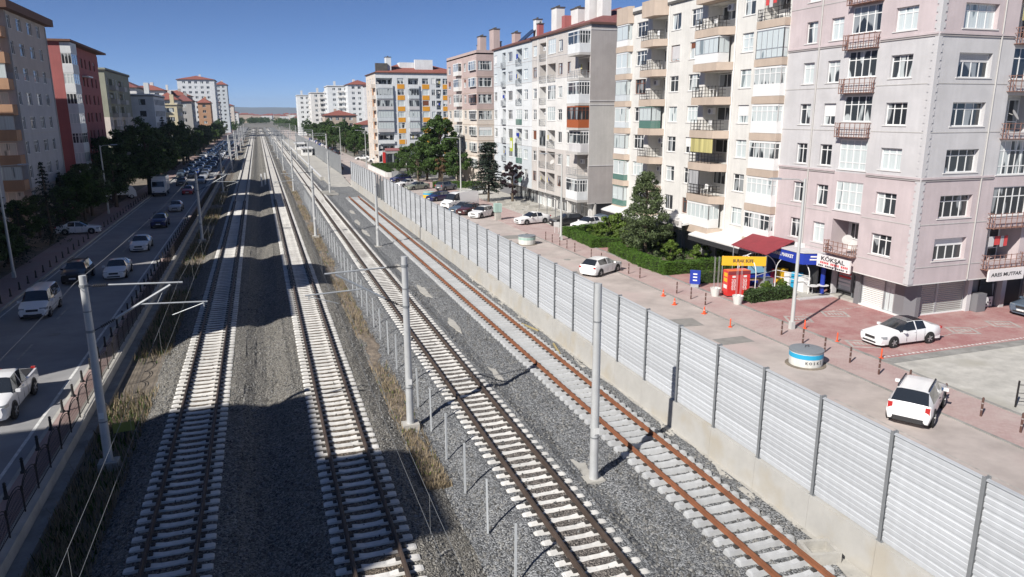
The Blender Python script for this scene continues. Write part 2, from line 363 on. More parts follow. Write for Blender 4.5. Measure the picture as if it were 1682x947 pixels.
# ------------------------------------------------------------------ ballast bed
PX = [(-6.9,-.98),(-6.2,-.74),(-5.6,-.46),(-5.15,-.265),(-2.1,-.265),(-1.7,-.33),(-1.1,-.58),(-.6,-.66),(-.1,-.56),(.5,-.34),(.95,-.265),(4.05,-.265),(4.45,-.36),(5.0,-.62),(5.7,-.70),(6.5,-.62),(7.1,-.36),(7.5,-.25),(10.45,-.25),(10.9,-.46),(11.3,-.54),(11.9,-.42),(12.4,-.37),(16.3,-.37),(16.9,-.6)]
def bz(x): return float(np.interp(x, [a for a,_ in PX], [b for _,b in PX]))
def ballast():
    xs = sorted(set([a for a,_ in PX]+list(np.arange(-6.6,16.8,.45).round(3))))
    ys = list(np.arange(-2,60,.8))+list(np.arange(60,160,2.5))+[160+20*k for k in range(36)]
    V = []; F = []; MI = []
    for j,y in enumerate(ys):
        for i,x in enumerate(xs):
            tr = min(abs(x+3.66),abs(x-2.49),abs(x-8.96),abs(x-14.37))
            a = .01 if tr < 1.5 else .022
            V.append((x, y, bz(x)+(rng.normal()*a if y < 160 else 0)))
    n = len(xs)
    for j in range(len(ys)-1):
        for i in range(n-1):
            F.append((j*n+i, j*n+i+1, (j+1)*n+i+1, (j+1)*n+i)); MI.append(1 if xs[i] > 5.6 else 0)
    me = bpy.data.meshes.new('ballast_bed'); me.from_pydata(V, [], F); me.materials.append(M['ballast']); me.materials.append(M['ballast_new'])
    me.polygons.foreach_set('material_index', MI); me.update()
    return tag(obj('ballast_bed', me), kind='structure')
ballast()
# loose ballast stones that stand clear of the bed, near the camera
def stones(name, n, m, boxes, smin, smax):
    base = np.array([(-1,-1,-.6),(1,-1,-.6),(1,1,-.6),(-1,1,-.6),(-.6,-.6,.7),(.6,-.5,.7),(.5,.6,.7),(-.5,.6,.7)])
    fc = [(4,5,6,7),(0,1,5,4),(1,2,6,5),(2,3,7,6),(3,0,4,7)]
    V = []; F = []
    for k in range(n):
        x0,x1,y0,y1 = boxes[rng.integers(len(boxes))]; x = rng.uniform(x0,x1); y = y0+(y1-y0)*rng.uniform()**1.6
        s = rng.uniform(smin,smax); a = rng.uniform(0,6.28); c,sn = math.cos(a),math.sin(a)
        p = base*rng.uniform(.7,1.2,(8,3))*s
        b = len(V)
        for q in p: V.append((x+q[0]*c-q[1]*sn, y+q[0]*sn+q[1]*c, bz(x)+q[2]+s*.25))
        F += [tuple(b+i for i in f) for f in fc]
    me = bpy.data.meshes.new(name); me.from_pydata(V, [], F); me.materials.append(m)
    return tag(obj(name, me), kind='stuff', label='loose crushed stones lying between the tracks', cat=None)
M['stone'] = mat_leaf('loose_stone', (.16,.158,.152), .65, 0)
stones('ballast_stones', 22000, M['stone'], [(-6.3,-5,16,60),(-2.3,1.1,16,60),(3.9,7.4,14,60),(10.4,12.9,12,60),(12.6,16.5,12,60),(-6.3,16.5,14,45)], .022, .05)

# ------------------------------------------------------------------ railway tracks
def sleeper_mesh(m, zb, clips, wd=1.):
    mb = MB(); st = [(-1.3,-.215,.085),(-1.22,-.195,.10),(-.95,-.19,.105),(-.5,-.19,.10),(-.25,-.222,.09),(.25,-.222,.09),(.5,-.19,.10),(.95,-.19,.105),(1.22,-.195,.10),(1.3,-.215,.085)]
    V = []
    for x,z,hw in st: V += [(x,-.15,zb),(x,-hw*wd,z),(x,hw*wd,z),(x,.15,zb)]
    F = [(4*i+j, 4*(i+1)+j, 4*(i+1)+j+1, 4*i+j+1) for i in range(len(st)-1) for j in range(3)]
    F += [(0,1,2,3), tuple(4*(len(st)-1)+k for k in (3,2,1,0))]
    mb.add(V, [tuple(reversed(f)) for f in F])
    if clips:
        for s in (-.752,.752):
            for d in (-.155,.155): mb.box(s+d-.065,-.075,-.2,s+d+.065,.075,-.135,1)
    return mb.mesh('sleeper', [m, M['clip']])
RAIL = [(-.075,-.178),(.075,-.178),(.075,-.165),(.012,-.14),(.012,-.045),(.037,-.035),(.037,-.004),(.03,0),(-.03,0),(-.037,-.004),(-.037,-.035),(-.012,-.045),(-.012,-.14),(-.075,-.165)]
def track(X, y0, y1, label, ms, mr, zb, n=190, ph=0., wd=1.):
    t = thing('railway_track', label, 'railway track', (X,0,0), 0, 'parallel railway tracks')
    for s in (-.752,.752): obj('rail', MB().extr([(a+s,b) for a,b in RAIL], y0, y1).mesh('rail', mr), t)
    me = sleeper_mesh(ms, zb, True, wd); y = y0+.3+ph; k = 0
    while y < y1 and k < n:
        obj('sleeper', me, t, (random.uniform(-.015,.015), y+random.uniform(-.012,.012), random.uniform(-.006,.004)), random.gauss(0,.006)); y += .597; k += 1
    mb = MB()
    while y < min(y1, 790): mb.box(-1.3,y-.1,zb,1.3,y+.1,-.195); y += .597
    if mb.v: tag(obj('distant_sleeper', mb.mesh('distant_sleeper', ms), t), kind='stuff')
    return t
track(-3.66, 12, 800, 'leftmost railway track beside the road, crossed by wide building shadows', M['sleeper'], M['rail_old'], -.36, wd=1.25)
track(2.49, 12, 800, 'second railway track from the left with pale sleepers half in shadow', M['sleeper'], M['rail_old'], -.36, ph=.2, wd=1.25)
track(8.96, 10, 800, 'third railway track from the left with dark brown rails in full sun', M['sleeper'], M['rail_old'], -.36, ph=.4)
track(14.37, 8, 125, 'newly laid railway track with rusty orange rails beside the noise barrier', M['sleeper_new'], M['rail_rust'], -.40, ph=.1)

# ------------------------------------------------------------------ noise barrier
def barrier():
    t = thing('noise_barrier', 'long silver noise barrier of ribbed metal slats on a concrete base', 'noise barrier', (16.75,0,0))
    sp = 2.88; y0 = 14.9-sp*3; n = 49
    pr = []
    pr = [(0,0),(0,.03),(-.03,.05),(-.03,.165),(-.012,.18),(-.012,.195),(-.03,.21),(-.03,.325),(0,.35)]
    prof = pr+[(0,.378),(.05,.378),(.05,0)]
    slat = MB().extr(prof, .05, sp-.05).mesh('slat', M['alu'])
    post = MB().box(-.1,-.055,0,-.085,.055,3.55).box(.075,-.055,0,.09,.055,3.55).box(-.085,-.012,0,.075,.012,3.55).box(-.11,-.11,-.02,.11,.11,0).mesh('post', M['galv_dark'])
    foot = MB().extr([(-.23,-.8),(-.17,.86),(.17,.86),(.2,-.8)], .006, sp-.006).mesh('footing', M['concrete_new'])
    cap = MB().box(-.07,.0,0,.07,sp,.03).mesh('coping', M['alu'])
    pan = MB()
    for j in range(9): pan.extr([(a,b+j*.382) for a,b in prof], .05, sp-.05)
    pan = pan.mesh('slat_panel', M['alu'])
    for k in range(n):
        y = y0+k*sp; gap = 108.2 < y+1.4 < 114.6
        obj('footing', foot, t, (0,y,0))
        obj('post', post, t, (0,y,.87))
        if gap: continue
        obj('coping', cap, t, (0,y,.875+3.44))
        if k < 33:
            for j in range(9): obj('slat', slat, t, (random.uniform(-.006,.006),y,.875+j*.382), random.gauss(0,.0012))
        else: obj('slat_panel', pan, t, (0,y,.875))
    obj('post', post, t, (0,y0+n*sp,.87))
    g = thing('barrier_gate', 'dark grey steel gate standing in the gap of the noise barrier', 'gate', (17.25,108.0,0))
    obj('gate_leaf', MB().box(0,0,.6,.06,6.6,3.4).mesh('gate_leaf', M['galv_dark']), g)
    for yy in (0,3.3,6.5): obj('gate_post', MB().box(-.05,yy,-.1,.11,yy+.12,3.6).mesh('gate_post', M['grey_frame']), g)
    g = thing('cast_box', 'open concrete inspection box lying at the foot of the noise barrier', 'concrete box', (15.75,16.25,-.36), R(-12))
    mb = MB().box(-.52,-.42,0,.52,.42,.08); b = MB().box(-.52,-.42,.08,-.40,.42,.4).box(.40,-.42,.08,.52,.42,.4).box(-.4,-.42,.08,.4,-.30,.4).box(-.4,.30,.08,.4,.42,.4)
    obj('bottom', mb.mesh('bottom', M['concrete']), g); obj('rim', b.mesh('rim', M['concrete']), g)
    # strip of poured fines at the barrier foot
    tag(obj('foot_strip', MB().box(16.05,-5,-.5,16.56,60,-.385).mesh('foot_strip', M['concrete'])), kind='structure')
barrier()

# far barrier, platform and shelters of the halt beyond
g = thing('platform', 'pale concrete station platform slab beyond the end of the silver barrier', 'platform', (0,0,0))
obj('deck', MB().box(11.9,162,-.5,16.9,420,.34).mesh('deck', M['concrete']), g)
obj('ramp', MB().extr([(145,-.4),(162,.34),(162,-.5),(145,-.5)], 12.6, 16.6, axis='x').mesh('ramp', M['concrete']), g)
obj('edge_strip', MB().box(11.85,163,.34,12.3,420,.352).mesh('edge_strip', M['white']), g)
g = thing('platform_fence', 'dark grey panel fence running along the back of the station platform', 'fence', (17.1,170,0))
fp = MB().box(-.03,.06,.2,.03,2.94,4.3).mesh('panel', M['galv_dark']); fq = MB().box(-.08,-.06,-.3,.08,.06,4.4).mesh('post', M['galv'])
for k in range(70): obj('panel', fp, g, (0,k*3,0)); obj('post', fq, g, (0,k*3,0))
for i,(y,lab) in enumerate(((250,'white platform shelter with dark windows, nearest on the halt'),(292,'white platform shelter behind the nearest one on the halt'))):
    g = thing('platform_shelter', lab, 'shelter', (13.2,y,.34), 0, 'platform shelters')
    obj('wall', MB().box(0,0,0,3,9,2.2).mesh('wall', M['white']), g); obj('roof', MB().box(-.5,-.5,2.2,3.4,9.5,2.5).mesh('roof', M['white']), g)
    for k in range(3): obj('window', MB().box(.15+k*.95,-.03,1.0,.95+k*.95,.01,1.8).mesh('window', M['glass_dark']), g)
# ------------------------------------------------------------------ catenary masts
def mast(X, Y, label, side=0, arm=0., top=7.35, zb=-.45):
    t = thing('catenary_mast', label, 'catenary mast', (X,Y,0), 0, 'steel catenary masts beside the tracks')
    obj('pole', cached(('pole',top), lambda: MB().tube([(0,0,-.6),(0,0,top)], [.175,.135], 14).mesh('pole', M['mast'], 40)), t)
    obj('foundation', cached('found', lambda: MB().cbox(0,0,-.62,.75,.6,.42).mesh('foundation', M['concrete'])), t)
    obj('number_plate', cached('mplate', lambda: MB().box(-.1,-.19,1.5,.1,-.18,1.75).mesh('number_plate', M['plate'])), t)
    for q_,(zz,rr) in enumerate(((1.3,.178),(5.9,.155))): obj('band', cached(('mband',q_), lambda: MB().tube([(0,0,zz),(0,0,zz+.05)], rr, 14).mesh('band', M['galv_dark'])), t)
    if side:
        s = side; mb = MB()
        for z in (6.95, 5.12): obj('clamp', cached(('clamp',z), lambda: MB().tube([(0,0,z-.05),(0,0,z+.05)], .17, 12).mesh('clamp', M['galv_dark'])), t)
        mb = MB()
        for z in (6.92,): 
            for k in range(7): mb.tube([(s*(.32+k*.07),0,z),(s*(.35+k*.07),0,z)], .065, 8)
            mb.tube([(s*.1,0,z),(s*.9,0,z)], .022, 6)
        obj('insulator', mb.mesh('insulator', M['ink']), t); mb = MB()
        for k in range(7):
            f0,f1 = .10+k*.022, .108+k*.022
            mb.tube([(s*(.1+f0*arm),0,5.1+f0*1.6),(s*(.1+f1*arm),0,5.1+f1*1.6)], .06, 8)
        mb.tube([(s*.1,0,5.1),(s*(.1+.3*arm),0,5.58)], .02, 6)
        obj('insulator', mb.mesh('insulator', M['ink']), t)
        obj('top_tube', MB().tube([(s*.85,0,6.92),(s*(arm+.4),0,6.82)], .038, 8).mesh('top_tube', M['galv'], 40), t)
        obj('bracket_tube', MB().tube([(s*(.1+.27*arm),0,5.55),(s*(arm-.05),0,6.75)], .05, 8).mesh('bracket_tube', M['galv'], 40), t)
        obj('registration_arm', MB().tube([(s*(arm-1.2),0,6.05),(s*(arm+1.25),0,5.95)], .033, 8).tube([(s*(arm-.6),0,6.03),(s*(arm-.3),0,6.62)], .012, 5).mesh('registration_arm', M['galv'], 40), t)
        obj('steady_arm', MB().tube([(s*(arm+1.1),0,5.9),(s*(arm-.1),0,5.5)], .02, 6).tube([(s*(arm+1.1),0,5.97),(s*(arm+1.1),0,5.75)], .02, 5).mesh('steady_arm', M['galv'], 40), t)
    return t
mast(-6.84, 31.27, 'nearest catenary mast on the left verge with arms over the first track', 1, 3.1)
mast(-6.95, 88.8, 'second catenary mast along the left verge, at the edge of the shade', 1, 3.2, 6.9)
mast(5.58, 30.92, 'catenary mast in the dry grass strip with arms over the second track', -1, 3.0)
mast(5.45, 87.2, 'slim catenary mast further along the dry grass strip', -1, 3.0)
mast(11.28, 23.4, 'bare silver mast on a concrete footing beside the rusty track', 0)
mast(11.28, 77.8, 'bare mast between third track and rusty track, second from camera', 0, top=7.2)
mast(11.2, 132.6, 'bare mast near the end of the rusty track', 0, top=7.1)
far = [(-6.95,145),(5.45,142),(11.2,187),(-6.95,200),(5.45,197),(11.0,242),(-6.95,256),(5.45,252),(-6.95,312),(5.6,308),(10.8,297),(-6.95,368),(5.8,364),(10.8,352),(10.8,408)]
for k,(X,Y) in enumerate(far): mast(X, Y, 'distant catenary mast %s, %s of that row beyond the near masts' % ({-6.95:'on the left verge'}.get(X,'in the middle strip' if X < 7 else 'by the platform'), nth(sum(1 for a,b_ in far if b_ < Y and (a < 0) == (X < 0) and (a > 7) == (X > 7)))), 1 if X < 0 else -1, 3.1, 7.2)
for Y in (210, 262, 318, 380, 450):
    t = thing('catenary_portal', 'distant catenary portal with lattice beam across the tracks, %s' % {210:'nearest of them',262:'second from camera',318:'third from camera',380:'fourth from camera',450:'farthest of them'}[Y], 'portal', (0,Y,0), 0, 'catenary portals')
    for X in (-7.6,17.6): obj('leg', MB().tube([(X,0,-.5),(X,0,8.2)], .17, 8).mesh('leg', M['mast']), t)
    mb = MB().box(-7.6,-.2,7.7,17.6,-.12,7.8).box(-7.6,-.2,8.3,17.6,-.12,8.4)
    for k in range(25): mb.bar((-7.6+k,-.16,7.75),(-7.1+k,-.16,8.35),.05); mb.bar((-7.1+k,-.16,8.35),(-6.6+k,-.16,7.75),.05)
    obj('beam', mb.mesh('beam', M['galv_dark']), t)
# wires
def wire(label, pts, r=.0045):
    tag(obj('overhead_wire', MB().tube(pts, r, 4, cap=False).mesh('overhead_wire', M['galv_dark'])), label, 'wire', 'overhead wires')
def span(x, z, sag, stops):
    p = []
    for a,b in zip(stops[:-1], stops[1:]):
        for k in range(10):
            t = k/10; p.append((x, a+(b-a)*t, z-sag*4*t*(1-t)))
    return p
L0 = [-25,31.27,88.8,145,200,256,312,368]
wire('thin feeder wire strung along the left mast tops', span(-7.15,7.05,.35,L0), .012)
wire('messenger wire above the leftmost track', span(-3.5,6.85,.5,L0))
wire('contact wire above the leftmost track', span(-3.55,5.55,.02,L0))
L1 = [-25,30.92,87.2,142,197,252,308,364]
wire('messenger wire above the second track', span(2.5,6.85,.5,L1))
wire('contact wire above the second track', span(2.55,5.55,.02,L1))
for X,LL,lab in ((-3.52,L0,'leftmost'),(2.52,L1,'second')):
    mb = MB()
    for a,b in zip(LL[:4],LL[1:5]):
        for k in range(1,9): t_ = k/9; mb.tube([(X,a+(b-a)*t_,5.55),(X,a+(b-a)*t_,6.85-2*t_*(1-t_))], .0035, 3, cap=False)
    tag(obj('wire_droppers', mb.mesh('wire_droppers', M['galv_dark'])), 'thin droppers between the two wires above the %s track' % lab, 'wire', 'overhead wires')
tw = thing('strand_fence', 'thin wire strands strung between the steel posts of the dry strip', 'fence', (6.37,0,0))
for z in (.0,.45,.9,1.3): obj('strand', MB().tube([(0,44+k*2.92,z) for k in range(28)], .006, 3, cap=False).mesh('strand', M['post_grey']), tw)
for X,Y in ((-5.6,17.5),(-5.2,17.5)): pass

# ------------------------------------------------------------------ wire-fence posts between second and third track
fpm = MB().box(-.033,-.033,-.9,.033,.033,1.42).mesh('fence_post', M['post_grey'])
for k in range(38):
    Y = 15.55+k*2.92
    tag(obj('fence_post', fpm, None, (6.37,Y,0), random.gauss(0,.1), rot=(random.gauss(0,.012),random.gauss(0,.012),random.gauss(0,.2))), 'thin grey steel fence post, %s from the camera in the dry strip row' % nth(k), 'fence post', 'thin steel posts along the dry grass strip')
for X,Y,l in ((-.1,153.1,'left white marker post standing between the first two tracks'),(.61,155.6,'right white marker post standing between the first two tracks')):
    t = thing('marker_post', l, 'post', (X,Y,-.6), 0, 'white marker posts'); obj('pole', MB().box(-.14,-.14,0,.14,.14,2.6).mesh('pole', M['white']), t); obj('base', MB().box(-.3,-.3,0,.3,.3,.25).mesh('base', M['concrete']), t)

# ------------------------------------------------------------------ railing and bollards along the left road
def railing():
    t = thing('pavement_railing', 'dark arched metal railing on the low wall between road and railway', 'railing', (-8.72,0,0))
    sp = 1.72; mb = MB(); z0, hs, ha = -.1, .78, 1.12
    mb.tube([(0,0,z0),(0,0,hs+.12)], .028, 6)
    for rr in (0,.11):
        arc = [(0, sp/2-(sp/2-.06)*math.cos(math.pi*k/8), hs-rr+(ha-hs)*math.sin(math.pi*k/8)) for k in range(9)]
        mb.tube(arc, .02, 5)
    mb.tube([(0,.04,z0+.12),(0,sp-.04,z0+.12)], .018, 5)
    for k in range(1,14):
        y = sp*k/14; zt = hs-.11+(ha-hs)*math.sin(math.pi*k/14); mb.tube([(0,y,z0+.12),(0,y,zt)], .008, 4)
    for k in range(1,5): mb.tube([(0,.06,z0+.12+k*.16),(0,sp-.06,z0+.12+k*.16)], .006, 4)
    me = mb.mesh('railing_panel', M['blackmetal'])
    for k in range(110): obj('railing_panel', me, t, (0,10+k*sp,0))
    w = thing('railing_wall', 'low pale concrete wall under the dark arched railing', 'wall', (-8.72,0,0))
    me = MB().extr([(-.2,-.9),(-.2,-.1),(.2,-.1),(.22,-.9)], .004, 3.996).mesh('wall_block', M['concrete'])
    for k in range(60): obj('wall_block', me, w, (0,4+k*4,random.uniform(-.015,.015)))
railing()
def bollard_mesh(): 
    return MB().lathe([(.13,0),(.13,.05),(.075,.12),(.06,.5),(.075,.54),(.05,.6),(.07,.66),(.04,.72)], 10).mesh('bollard', M['black'], 50)
bm = bollard_mesh()
for k in range(40):
    Y = 22.4+k*2.1
    tag(obj('bollard', bm, None, (-9.72,Y,-.22), 0, .88), 'small black bollard beside the arched railing, %s from the camera' % nth(k), 'bollard', 'black bollards on the railway side of the road')
for k in range(46):
    Y = 50+k*2.35
    if 93 < Y < 97: continue
    tag(obj('bollard', bm, None, (-19.05,Y,-.22), 0, .88), 'small black bollard under the left trees, %s from the camera' % nth(k), 'bollard', 'black bollards on the building side of the road')
t = thing('small_sign', 'small green notice board low on the left verge by the mast', 'sign', (-6.55,33.4,-.7), R(10))
obj('post', MB().box(-.03,-.02,0,.03,.02,.95).mesh('post', M['blackmetal']), t); obj('board', MB().box(-.42,-.045,.62,.42,-.02,1.05).mesh('board', mat('notice_green', (.22,.24,.05), .6)), t)

# ------------------------------------------------------------------ grass
def grass(name, label, n, fx, y0, y1, h, m, wmul=1.):
    y = y0+(y1-y0)*rng.uniform(size=n)**1.5
    u = rng.uniform(size=n); patch = np.sin(y*.55)+np.sin(y*.23+1.3)+rng.normal(size=n)*.55
    keep = patch > -.35; y, u = y[keep], u[keep]; n = len(y)
    x = fx(y, u); z = np.array([bz(a) if a > -6.1 else -.78 for a in x])
    hh = rng.uniform(.35,1,n)*h; a = rng.uniform(0,6.28,n); wd = rng.uniform(.012,.035,n)*wmul; ln = rng.normal(size=(n,2))*.22*hh[:,None]
    dx, dy = np.cos(a)*wd, np.sin(a)*wd
    V = np.zeros((n,4,3))
    V[:,0] = np.stack([x-dx,y-dy,z],1); V[:,1] = np.stack([x+dx,y+dy,z],1)
    V[:,2] = np.stack([x+dx*.3+ln[:,0],y+dy*.3+ln[:,1],z+hh],1); V[:,3] = np.stack([x-dx*.3+ln[:,0],y-dy*.3+ln[:,1],z+hh],1)
    tag(obj(name, quads(name, V, m)), label, kind='stuff')
def soil_strip(x0, x1, y0, y1, m):
    V = []; F = []; ys = np.arange(y0,y1,.7); n = 5
    for j,y in enumerate(ys):
        a = x0+.22*math.sin(y*.9)+.12*math.sin(y*2.3)+rng.normal()*.05; b = x1+.2*math.sin(y*.7+2)+.1*math.sin(y*2.9)+rng.normal()*.05
        for i in range(n):
            x = a+(b-a)*i/(n-1); V.append((x,y,bz(x)+(.05 if 0 < i < n-1 else -.03)+rng.normal()*.012))
    for j in range(len(ys)-1):
        for i in range(n-1): F.append((j*n+i,j*n+i+1,(j+1)*n+i+1,(j+1)*n+i))
    me = bpy.data.meshes.new('dry_soil'); me.from_pydata(V,[],F); me.materials.append(m); tag(obj('dry_soil', me), kind='structure')
M['dry_soil'] = mat('dry_soil', (.22,.18,.14), .95, var=.6, vs=2.2, bump=.7, bs=12, world=True)
soil_strip(5.1, 5.95, 25, 200, M['dry_soil'])
strip = lambda lo, hi: (lambda y, u: lo+(hi-lo)*u)
grass('dry_grass', 'dry yellow grass in the strip between second and third track', 13000, strip(4.95,6.05), 25, 190, .3, M['leaf_dry'], .75)
grass('green_weeds', 'green weeds scattered through the dry strip', 900, strip(5.0,6.0), 26, 150, .22, M['leaf_light'], 1.3)
grass('verge_grass', 'dry grass on the left verge', 17000, strip(-8.0,-6.0), 14, 170, .6, M['leaf_dry'], .75)
grass('verge_weeds', 'green weeds on the left verge', 6000, strip(-7.9,-6.1), 18, 170, .45, M['leaf_mid'], 1.4)
# ------------------------------------------------------------------ trees and hedges
def leaf_quads(C, D, s, rg, jit=.6):
    n = len(C); nrm = D+rg.normal(size=(n,3))*jit; nrm /= np.linalg.norm(nrm,axis=1)[:,None]+1e-9
    t = np.cross(nrm, rg.normal(size=(n,3))); t /= np.linalg.norm(t,axis=1)[:,None]+1e-9; b = np.cross(nrm,t)
    sz = (s*rg.uniform(.55,1.3,n))[:,None]; t = t*sz; b = b*sz*rg.uniform(.45,.9,n)[:,None]
    return np.stack([C-t*.5-b*.2, C+b*.5-t*.1, C+t*.6+b*.1, C-b*.5+t*.05],1)
def clump_leaves(cl, per, s, rg):
    cl = np.asarray(cl); k = len(cl); i = np.repeat(np.arange(k), per); n = len(i)
    d = rg.normal(size=(n,3)); d[:,2] = d[:,2]*.8+.15; d /= np.linalg.norm(d,axis=1)[:,None]
    r = cl[i,3]*rg.uniform(.35,1.08,n)**.6
    C = cl[i,:3]+d*r[:,None]*np.array([1,1,.8]); return leaf_quads(C, d, s, rg)
def trunk_mesh(h, r, limbs, lean=0.):
    mb = MB().tube([(0,0,-.3),(lean*.3,0,h*.35),(lean,0,h)], [r*1.25,r*.85,r*.35], 8)
    for p in limbs:
        z0 = h*random.uniform(.3,.75); mb.tube([(lean*z0/h,0,z0),(p[0]*.45,p[1]*.45,z0+(p[2]-z0)*.6),(p[0]*.85,p[1]*.85,p[2])], [r*.4,r*.25,r*.08], 5)
    return mb.mesh('trunk', M['bark'], 60)
def proto_round(seed, H, Rr, base, m, k=46, per=150, s=.3, flat=1.):
    rg = np.random.default_rng(seed); random.seed(seed); cl = []
    for _ in range(k):
        while True:
            p = rg.uniform(-1,1,3)
            if .25 < np.linalg.norm(p) < 1: break
        z = base+(H-base)*(p[2]*.5+.5); e = Rr*(1-.28*max(0,p[2]))
        cl.append((p[0]*e, p[1]*e, z, rg.uniform(.13,.27)*Rr*flat))
    return trunk_mesh(H*.8, .028*H, [c[:3] for c in cl[:9]]), quads('crown', clump_leaves(cl, per, s, rg), m)
def proto_fir(seed, H, Rr, base, m, s=.22, layers=22, nb=11, per=16, droop=.25):
    rg = np.random.default_rng(seed); C = []; D = []
    for L_ in range(layers):
        f = L_/(layers-1); z = base+(H-base)*f; rad = Rr*(1-f)**.85*rg.uniform(.75,1.1)+.12
        for b in range(max(4,int(nb*(1-.55*f)))):
            a = rg.uniform(0,6.28); ln = rad*rg.uniform(.65,1.1)
            for t in np.linspace(.15,1,per):
                C.append((math.cos(a)*ln*t+rg.normal()*.07, math.sin(a)*ln*t+rg.normal()*.07, z-droop*ln*t*t+rg.normal()*.07)); D.append((0,0,1))
    return trunk_mesh(H*.95, .02*H, []), quads('crown', leaf_quads(np.array(C), np.array(D,float), s, rg, .5), m)
def proto_cone(seed, H, Rr, base, m, k=150, per=115, s=.17):
    rg = np.random.default_rng(seed); random.seed(seed); cl = []
    for _ in range(k):
        f = rg.uniform()**1.25; z = base+(H-base)*f; e = Rr*((1-f)**.62*.97+.05)*min(1,.70+f*2.2); a = rg.uniform(0,6.28); q = e*rg.uniform(.45,1.0)
        cl.append((math.cos(a)*q, math.sin(a)*q, z, rg.uniform(.35,.68)))
    return trunk_mesh(H*.85, .022*H, [c[:3] for c in cl[:8]]), quads('crown', clump_leaves(cl, per, s, rg), m)
def proto_cedar(seed, H, Rr, m):
    rg = np.random.default_rng(seed); C = []; D = []; mb = MB().tube([(0,0,-.3),(.1,0,H*.5),(0,0,H)], [.2,.13,.04], 8)
    for L_ in range(17):
        f = L_/16; z = H*(.22+.76*f); 
        for b in range(8):
            a = rg.uniform(0,6.28); ln = Rr*(1.05-.62*f)*rg.uniform(.55,1.1); dr = rg.uniform(.1,.3)
            mb.tube([(0,0,z),(math.cos(a)*ln*.6,math.sin(a)*ln*.6,z+.12),(math.cos(a)*ln,math.sin(a)*ln,z-dr)], [.05,.03,.01], 4)
            for t in np.linspace(.15,1,26):
                for q in range(4):
                    C.append((math.cos(a)*ln*t+rg.normal()*.17, math.sin(a)*ln*t+rg.normal()*.17, z+.14*math.sin(t*2.6)-dr*t*t-abs(rg.normal())*.13)); D.append((0,0,1))
    return mb.mesh('trunk', M['bark'], 60), quads('crown', leaf_quads(np.array(C), np.array(D,float), .24, rg, .7), m)
PR = {}
PR['broad1'] = proto_round(1, 10, 4.0, 2.6, M['leaf_dark'], 60, 130, .34); PR['broad2'] = proto_round(2, 8, 3.4, 1.8, M['leaf_dark'], 48, 130, .32)
PR['broad3'] = proto_round(3, 7, 3.0, 1.4, M['leaf_mid'], 44, 120, .30); PR['broad4'] = proto_round(9, 9, 3.6, 1.2, M['leaf_mid'], 60, 130, .30)
PR['light1'] = proto_round(4, 7, 2.8, 1.4, M['leaf_light'], 40, 120, .30); PR['olive1'] = proto_round(5, 6, 2.6, 1.0, M['leaf_olive'], 40, 110, .26)
PR['fir1'] = proto_fir(6, 8.6, 2.7, .6, M['leaf_fir']); PR['fir2'] = proto_fir(7, 7.0, 2.2, .5, M['leaf_fir'])
PR['cone1'] = proto_cone(8, 8.3, 2.9, 1.7, M['leaf_olive']); PR['cedar1'] = proto_cedar(10, 9.2, 3.0, M['leaf_fir'])
PR['purple1'] = proto_round(11, 6.5, 1.7, 1.0, M['leaf_purple'], 30, 120, .24); PR['green1'] = proto_round(12, 13.2, 3.6, 1.6, M['leaf_mid'], 120, 200, .34)
PR['shrub'] = proto_round(13, 1.7, .95, .15, M['leaf_light'], 26, 130, .14); PR['shrub_dry'] = proto_round(14, 1.3, .7, .1, M['leaf_olive'], 12, 90, .11)
PR['dryfir'] = proto_round(15, 6.6, 1.7, 2.2, mat_leaf('leaf_russet', (.16,.10,.05)), 30, 120, .22)
def tree(k, x, y, z=-.26, s=1., label='', group='trees', name='tree', rz=None):
    t = thing(name, label, 'shrub' if 'shrub' in name else 'tree', (x,y,z), random.uniform(0,6.28) if rz is None else rz, group)
    obj('trunk', PR[k][0], t, scale=s); obj('crown', PR[k][1], t, scale=(s*random.uniform(.93,1.07), s*random.uniform(.93,1.07), s)); return t
GL = 'trees shading the left pavement'
for a in [('fir1',-22.3,91,1.0,'tall dark fir beside the parked white car on the left'),('fir2',-23.2,79,1.0,'dark fir at the left edge near the street lamp'),
    ('broad2',-23.2,69,.72,'dark broad tree at the left frame edge behind the lamp post'),('broad2',-23.2,61,.72,'low dark tree at the lower left edge'),
    ('fir2',-23.4,84.5,.7,'small dark tree between the two left firs'),('fir2',-23.6,103.5,.95,'fir in front of the grey apartment block'),
    ('broad2',-22.9,99.5,.66,'bushy dark tree behind the parked white car'),('broad3',-22.4,108.5,.95,'grey green tree before the red block corner'),('olive1',-22.6,114,1.2,'pale leaved tree beside the second street lamp'),
    ('broad1',-21.2,124,.86,'dark tree left of the box truck'),('broad1',-22.6,131,1.0,'dark tree before the red apartment block'),('broad1',-18.7,142,1.28,'largest dark tree on two trunks overhanging the box truck'),
    ('broad1',-19.4,153,1.15,'wide dark tree just behind the largest one'),('broad1',-23.0,139,1.1,'dark tree between largest tree and red block'),('broad1',-19.6,164,1.05,'third dark tree behind the box truck'),('light1',-21.5,190,1.2,'sunlit yellow green tree above the far traffic'),
    ('broad1',-20.5,176,1.0,'green tree before the yellow block'),('fir1',-22.5,205,1.5,'tall dark conifer beside the yellow block'),('light1',-22.0,224,1.6,'tall sunlit yellow green tree by the orange block')]:
    tree(a[0], a[1], a[2], -.26, a[3], a[4], GL)
for k,(x,y,s) in enumerate(((-23.4,74.5,.62),(-24.3,88,.62),(-24.4,95,.6),(-24.2,112,.75),(-24.0,118,.85),(-23.4,56,.7),(-24.6,65,.7),(-22.3,77,.5))): tree('broad2', x, y, -.26, s, 'dark leafy tree in the left garden belt, %s from the camera' % nth(k), GL)
random.seed(21)
